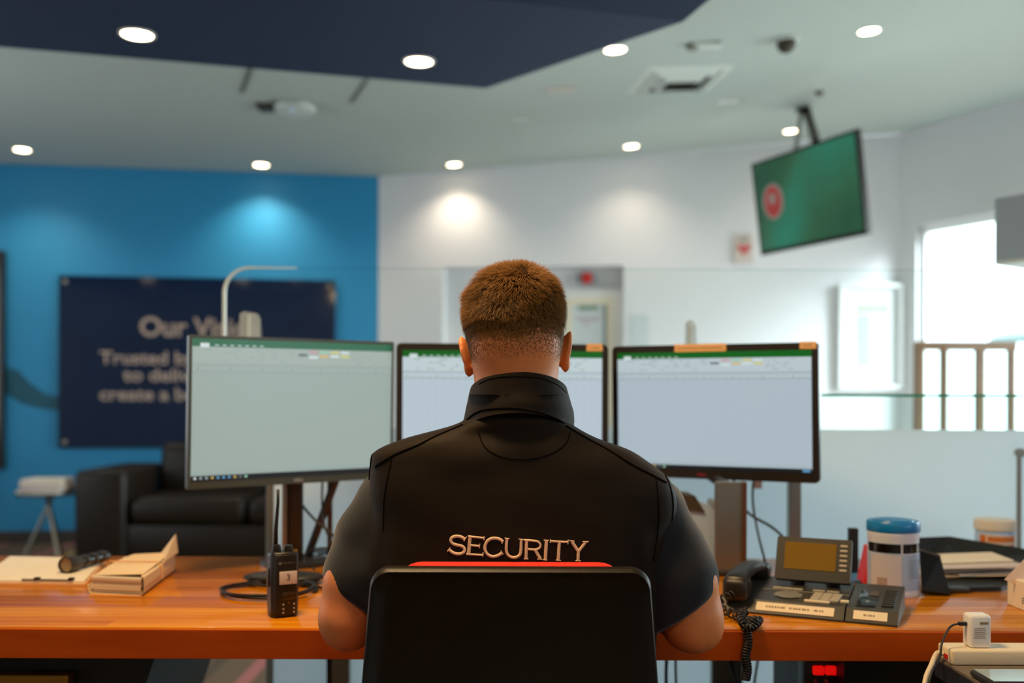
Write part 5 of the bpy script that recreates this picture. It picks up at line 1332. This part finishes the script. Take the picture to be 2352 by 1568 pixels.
# ---- vest trunk profile, z -> left edge, right edge, half depth, centre y
PR = np.array([
 (1.150, -.045, .065, .068, 1.632), (1.130, -.070, .085, .074, 1.630), (1.118, -.088, .098, .078, 1.630), (1.105, -.134, .120, .072, 1.628), (1.095, -.179, .145, .076, 1.626), (1.082, -.209, .176, .080, 1.624), (1.068, -.224, .205, .084, 1.624),
 (1.052, -.227, .232, .088, 1.626), (1.035, -.230, .250, .092, 1.628), (1.010, -.232, .260, .098, 1.630), (.975, -.234, .266, .106, 1.634), (.930, -.236, .256, .114, 1.638),
 (.890, -.237, .244, .120, 1.640), (.820, -.236, .234, .124, 1.640), (.740, -.232, .228, .126, 1.634), (.660, -.228, .224, .126, 1.626), (.560, -.215, .212, .124, 1.62)])[::-1]
def trunk(g, grow=0.0, p=3.1):
    z = g.Z; L = np.interp(z, PR[:, 0], PR[:, 1]); R = np.interp(z, PR[:, 0], PR[:, 2]); D = np.interp(z, PR[:, 0], PR[:, 3]); C = np.interp(z, PR[:, 0], PR[:, 4])
    w = (R-L)/2+grow; cx_ = (R+L)/2; d = D+grow
    q = (np.abs((g.X-cx_)/w)**p+np.abs((g.Y-C)/d)**p)**(1/p)
    f = (q-1)*np.minimum(w, d)*1.15
    top = (z-(1.150+grow)); return smax(f, top, .012)
def blur(F_, n=2):
    for _ in range(n):
        for ax in range(3): F_ = (np.roll(F_, 1, ax)+2*F_+np.roll(F_, -1, ax))*.25
    return F_
# shirt: trunk a little inside the vest plus short sleeves
g = Field((-.38, 1.46, .52), (.38, 1.82, 1.16), .0052)
f = trunk(g, -.009)
HEM = []
for k in range(2):
    s = -1 if k == 0 else 1
    a = SHL[k]; e = ELB[k]
    if k == 0: pts = [(-.172, 1.652, 1.018, .050), (-.200, 1.652, .985, .058), (-.224, 1.645, .930, .063), (-.242, 1.636, .872, .065), (-.246, 1.630, .800, .064)]
    else: pts = [(.190, 1.652, 1.000, .050), (.226, 1.652, .965, .066), (.246, 1.645, .915, .069), (.264, 1.636, .868, .073), (.272, 1.630, .790, .070)]
    sl_ = None
    for i in range(len(pts)-1):
        c = d_cap(g, pts[i][:3], pts[i+1][:3], pts[i][3], pts[i+1][3]); sl_ = c if sl_ is None else smin(sl_, c, .012)
    ax = Vector(pts[-1][:3])-Vector(pts[-3][:3]); ax.normalize()
    nn_ = Vector((s*.54, -.1, -.84)).normalized()
    hem = Vector((-.2675, 1.60, .841) if k == 0 else (.302, 1.60, .829)); HEM.append((hem, nn_))
    cut = (g.X-hem.x)*nn_.x+(g.Y-hem.y)*nn_.y+(g.Z-hem.z)*nn_.z
    sl_ = sl_+.0022*np.sin(g.Z*75+g.X*60*s+2*np.sin(g.Y*30))*np.clip((g.Z-.86)*12, 0, 1)
    sl_ = smax(sl_, cut, .004)
    f = smin(f, sl_, .012)
g.F = blur(f, 1).astype(np.float32); V, Q = surface_nets(g)
shirt, _ = np_mesh(V, Q, 'shirt', 'shirt_knit', person, relax=2)
shirt['label'] = 'dark charcoal short-sleeved shirt'
# vest
g = Field((-.30, 1.46, .55), (.32, 1.81, 1.165), .0046)
f = trunk(g, 0.0)
wr = .0018*np.sin(g.Z*38+g.X*16)*np.exp(-((g.Z-1.0)/.12)**2)*np.clip(np.abs(g.X)*6-.3, 0, 1)
wr += .0035*np.exp(-((g.X-.205-.18*(.93-g.Z))/.010)**2)*np.clip((1.0-g.Z)*8, 0, 1)*np.clip((g.Z-.6)*8, 0, 1)*-1
wr += .0030*np.exp(-((g.X+.200)/.009)**2)*np.clip((.98-g.Z)*8, 0, 1)
wr += .0011*np.sin(g.X*30+9*np.sin(g.Z*14))*np.clip((g.Z-.9)*8, 0, 1)
wr += .0016*np.sin(g.X*42+g.Z*20)*np.exp(-((g.Z-1.085)/.03)**2)
f = f+wr
g.F = blur(f, 1).astype(np.float32); V, Q = surface_nets(g)
vest, VV = np_mesh(V, Q, 'vest', 'vest_softshell', person, relax=2)
vest['label'] = 'black-brown softshell security vest with stand collar'
vt = BVHTree.FromPolygons([tuple(v) for v in VV.tolist()], Q.tolist())
def hit(px, py, lift=0.0, tree=None):
    d = ray(px, py).normalized(); r = (tree or vt).ray_cast(CAM, d)
    if r[0] is None: return None
    n = r[1] if r[1].dot(d) < 0 else -r[1]
    return r[0]+n*lift, n
def seam(pts, r=.0011, name='seam', m='vest_seam', lift=.0004, tree=None, parent=None):
    sp = smooth_path([Vector((x, y, 0)) for x, y in pts], 6); out = []
    for p in sp:
        q = hit(p.x, p.y, lift, tree)
        if q: out.append(q[0])
    if len(out) > 3: return build(MB().tube(out, r, seg=6), name, m, parent or vest, True)
# collar: standing band around the neck, double walled
cxn, cyn = .011, 1.632
def cring(z_b, z_f, rx, ry, n=56, wob=0.0, cx_=cxn):
    o = []
    for k in range(n):
        a_ = 2*PI*k/n; sy = -math.cos(a_)   # a=0 at the back
        zz = z_f+(z_b-z_f)*(.5-.5*sy)
        side = math.sin(a_)
        o.append(Vector((cx_+rx*math.sin(a_), cyn+ry*sy*1.0+.004*side*side, zz+wob*math.sin(3*a_+.6))))
    return o
rgs = [cring(1.138, 1.050, .093, .094, cx_=.008), cring(1.150, 1.070, .0925, .090, cx_=.009), cring(1.158, 1.090, .0905, .0905, wob=.0025, cx_=.012), cring(1.165, 1.102, .0895, .0855, wob=-.002, cx_=.012), cring(1.178, 1.118, .086, .085, wob=.0015, cx_=.012), cring(1.194, 1.138, .0815, .0805), cring(1.2005, 1.145, .0795, .079), cring(1.202, 1.146, .0772, .077), cring(1.198, 1.142, .0752, .075), cring(1.165, 1.10, .076, .075), cring(1.13, 1.07, .078, .076)]
collar = build(MB().ring(rgs, cap=False), 'collar', 'vest_softshell', vest, True)
cv = [LOC[collar.name]+v.co for v in collar.data.vertices]; ctree = BVHTree.FromPolygons([tuple(v) for v in cv], [tuple(p.vertices) for p in collar.data.polygons])
vt_all = vt
seam([(1069, 968), (1090, 950), (1120, 940), (1180, 938), (1240, 948), (1290, 968), (1316, 990)], .0016, tree=ctree)
seam([(1100, 882), (1130, 869), (1180, 865), (1240, 869), (1280, 884), (1300, 902)], .0007, tree=ctree)
seam([(1064, 975), (1000, 1002), (960, 1022), (905, 1045), (862, 1072)], .0016, 'shoulder_seam')
seam([(1300, 978), (1345, 1005), (1400, 1035), (1450, 1066), (1500, 1092), (1530, 1108)], .0016, 'shoulder_seam')
seam([(1098, 985), (1108, 1018), (1130, 1040), (1170, 1053), (1220, 1054), (1270, 1040), (1300, 1018), (1310, 990)], .0009, 'yoke_stitching')
seam([(900, 1052), (890, 1100), (882, 1150), (880, 1220)], .0009, 'panel_seam')
seam([(1506, 1096), (1512, 1150), (1512, 1210), (1500, 1290)], .0009, 'panel_seam')
seam([(856, 1040), (850, 1080), (846, 1140)], .0012, 'armhole_stitching')
seam([(1522, 1080), (1540, 1120), (1546, 1170), (1536, 1230), (1524, 1290)], .0012, 'armhole_stitching')

# ---- embroidered lettering
def cc_px(x, y): return 980+x*440/2352.0, 1180+y*160/855.0
def arcpts(cx_, cy_, rx, ry, a0, a1, n=14): return [(cx_+rx*math.cos(math.radians(a0+(a1-a0)*k/n)), cy_+ry*math.sin(math.radians(a0+(a1-a0)*k/n))) for k in range(n+1)]
LET = {
 'S': [([(468, 318), (445, 293), (400, 275), (350, 274), (308, 294), (298, 328), (318, 360), (360, 378), (410, 388), (450, 406), (466, 440), (450, 472), (405, 490), (355, 486), (312, 468), (275, 436)], 34), ([(492, 276), (476, 300), (456, 334)], 13), ([(290, 412), (274, 436), (256, 458)], 13)],
 'E': [([(532, 275), (515, 495)], 38), ([(508, 275), (706, 296)], 24), ([(710, 272), (703, 320)], 13), ([(535, 383), (648, 394)], 24), ([(652, 364), (646, 418)], 12), ([(487, 492), (690, 505)], 24), ([(695, 468), (689, 522)], 13)],
 'C': [([(932, 338), (900, 312), (850, 298), (795, 302), (745, 332), (718, 385), (718, 440), (745, 492), (795, 520), (850, 518), (900, 496), (928, 472)], 34), ([(944, 318), (922, 362)], 13), ([(910, 450), (938, 498)], 13)],
 'U': [([(986, 300), (978, 400), (980, 460), (1000, 505), (1045, 532), (1095, 532), (1138, 505), (1156, 455), (1160, 312)], 32), ([(958, 297), (1016, 303)], 13), ([(1128, 309), (1190, 317)], 13)],
 'R': [([(1226, 325), (1220, 550)], 34), ([(1196, 320), (1320, 330), (1370, 343), (1397, 380), (1385, 415), (1350, 434), (1300, 438), (1240, 430)], 25), ([(1330, 440), (1395, 552)], 36), ([(1194, 552), (1248, 553)], 13), ([(1357, 553), (1419, 558)], 13)],
 'I': [([(1470, 325), (1457, 562)], 36), ([(1437, 322), (1501, 326)], 13), ([(1428, 564), (1481, 567)], 13)],
 'T': [([(1520, 334), (1738, 346)], 24), ([(1521, 310), (1518, 356)], 12), ([(1739, 314), (1734, 374)], 12), ([(1627, 345), (1616, 565)], 36), ([(1587, 567), (1645, 571)], 13)],
 'Y': [([(1780, 335), (1862, 462)], 36), ([(1950, 346), (1862, 462)], 32), ([(1862, 450), (1858, 570)], 34), ([(1750, 328), (1812, 333)], 13), ([(1914, 340), (1988, 342)], 13), ([(1828, 573), (1890, 577)], 13)]}
lm = MB()
for k_, strokes in LET.items():
    for pts, wid in strokes:
        sp = smooth_path([Vector((*cc_px(x, y), 0)) for x, y in pts], 5 if len(pts) > 3 else 8); hs = []
        for p in sp:
            q = hit(p.x, p.y, .0003)
            if q: hs.append(q)
        if len(hs) < 2: continue
        wm_ = wid*.187*1.72/F; rings = []; n_ = len(hs)
        for i, (p, nm) in enumerate(hs):
            t_ = (hs[min(i+1, n_-1)][0]-hs[max(i-1, 0)][0]).normalized(); sdv = t_.cross(nm).normalized()
            rings.append([p+sdv*(wm_/2*c_)+nm*h_ for c_, h_ in ((-1, 0), (-.8, .0009), (-.3, .0016), (.3, .0016), (.8, .0009), (1, 0))])
        lm.ring(rings)
build(lm, 'lettering', 'thread', vest)['label'] = 'tan embroidered SECURITY lettering'
# sleeve hems
# ---- trousers and shoes
g = Field((-.28, 1.46, .06), (.28, 2.16, .64), .009)
f = d_ell(g, (0, 1.62, .565), (.19, .14, .09))
for s in (-1, 1):
    f = smin(f, d_cap(g, (s*.09, 1.64, .575), (s*.15, 2.02, .575), .082, .062), .03)
    f = smin(f, d_cap(g, (s*.15, 2.02, .57), (s*.16, 2.06, .10), .062, .052), .02)
f = smax(f, .52-g.Z-10*(g.Y-1.9).clip(0), .01)
g.F = f.astype(np.float32); V, Q = surface_nets(g); np_mesh(V, Q, 'trousers', 'trouser_cloth', person, relax=2)
for s in (-1, 1):
    g = Field((s*.16-.07, 1.99, -.01), (s*.16+.07, 2.30, .14), .006)
    f = d_ell(g, (s*.16, 2.14, .045), (.048, .125, .045), None, 2.6); f = smin(f, d_cap(g, (s*.16, 2.06, .05), (s*.16, 2.06, .11), .045, .042), .02); f = smax(f, .002-g.Z, .002)
    g.F = f.astype(np.float32); V, Q = surface_nets(g); np_mesh(V, Q, 'shoe', 'shoe_leather', person)

# ---- hair: dense cap that thins out into a clipped fade, plus individual strands
def to_head(Vv): return (Vv-np.array(HC)) @ np.array(HR)
def hair_len(lp):
    """hair length (m) for points given in the head frame"""
    x, y, z = lp[..., 0], lp[..., 1], lp[..., 2]
    line = -.012+np.clip(y-.01, 0, 1)*1.1 + .010*np.clip(1-np.abs(x)/.05, 0, 1)*-1        # where the clipped part begins
    up = np.clip((z-line)/.065, 0, 1)
    L = np.where(z > line, .0080+.0175*up, .0)
    fade = np.clip((z-(line-.082))/.082, 0, 1)
    L = np.maximum(L, .0009+.0062*fade**1.15)
    L = np.where(z < line-.086, 0, L)
    front = (y > .055+.0*z) & (z < .052)
    return np.where(front, 0, L)
g = Field((-.115, 1.52, 1.14), (.125, 1.79, 1.42), .003)
lp = np.stack([g.X-HC.x, g.Y-HC.y, g.Z-HC.z], -1) @ np.array(HR)
L = hair_len(lp); hf = head_field(g)
thick = np.where(L > .0065, np.clip((L-.0065)*.38, 0, .011)+.0010, -.004)
nz_ = .0012*np.sin(g.X*260+3*np.sin(g.Z*170))*np.sin(g.Z*210+g.Y*140)
g.F = blur(hf-thick-nz_*(L > .008), 1).astype(np.float32); V, Q = surface_nets(g)
cap_keep = hair_len(to_head(V)) > .0066
Qk = Q[cap_keep[Q].all(1)]
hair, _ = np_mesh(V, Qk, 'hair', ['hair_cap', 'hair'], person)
hair['label'] = 'short light brown hair with clipped sides'
hb = BVHTree.FromPolygons([tuple(v) for v in HV.tolist()], [tuple(p.vertices) for p in person.data.polygons])
rng = np.random.default_rng(5)
N = 85000
# random directions from the head centre hitting the scalp
dirs = rng.normal(size=(N, 3)); dirs /= np.linalg.norm(dirs, axis=1)[:, None]
vs = []; fs = []; mi = []
whorl = np.array([.018, -.072, .070]); whorl /= np.linalg.norm(whorl)
c0 = hl(0, -.004, .0)
sv = []; 
for d in dirs:
    dl = d
    if dl[2] < -.85 or (dl[1] > .75): continue
    dw = HR @ Vector(dl)
    r = hb.ray_cast(c0, dw, .2)
    # ray starts inside: first exit
    if r[0] is None: continue
    p = r[0]; l_ = HR.transposed() @ (p-HC)
    Lh = float(hair_len(np.array([[l_.x, l_.y, l_.z]]))[0])
    if Lh <= 0.0004: continue
    if abs(l_.x) > .079 and l_.z < 0 : continue
    sv.append((l_, Vector(dl), Lh))
for l_, dl, Lh in sv:
    rel = np.array(dl)-whorl; n = np.array(dl)
    tang = rel-n*(rel @ n); tn = np.linalg.norm(tang)+1e-6; tang /= tn
    # swirl about the crown, then lie down the back and sides, forward on top
    sw_ = np.cross(n, tang)*.55*math.exp(-tn*2.2)
    flow = tang+sw_+np.array([0, 0, -.35])*(1-max(0, n[2]))+rng.normal(size=3)*.24
    lx_, ly_, lz_ = l_; cl = .55 if Lh > .010 else .15
    flow = flow+cl*np.array([math.sin(95*lx_+60*ly_+2*math.sin(130*lz_)), math.sin(80*ly_-70*lz_+1.3), math.sin(110*lz_+50*lx_)])
    flow -= n*(flow @ n); flow /= np.linalg.norm(flow)+1e-6
    lift = .9 if Lh > .012 else .6
    if Lh < .006: lift = .35
    L_ = Lh*rng.uniform(.75, 1.15)
    base = np.array(l_)-n*.0005+n*(max(0.0, (Lh-.0065)*.38) if Lh > .0065 else 0)
    m_ = base+(n*lift+flow*.7)*L_*.5; t_ = m_+(n*lift*.35+flow*.95)*L_*.5
    s_ = np.cross(n, flow); s_ /= np.linalg.norm(s_)+1e-9; w_ = (.00048 if Lh > .006 else .00030)
    o = len(vs); vs += [base-s_*w_, base+s_*w_, m_+s_*w_*.8, m_-s_*w_*.8, t_]; fs += [(o, o+1, o+2, o+3), (o+3, o+2, o+4)]
VS = np.array(vs) @ np.array(HR).T+np.array(HC)
base = LOC[hair.name]
me = bpy.data.meshes.new('hair_strands'); me.from_pydata((VS-np.array(base)).tolist(), [], fs); me.materials.append(M['hair']); me.update()
o = bpy.data.objects.new('strands', me); COL.objects.link(o); o.parent = hair; o.location = (0, 0, 0); LOC['strands'] = base; o['kind'] = 'stuff'
print('strands', len(fs)//2)
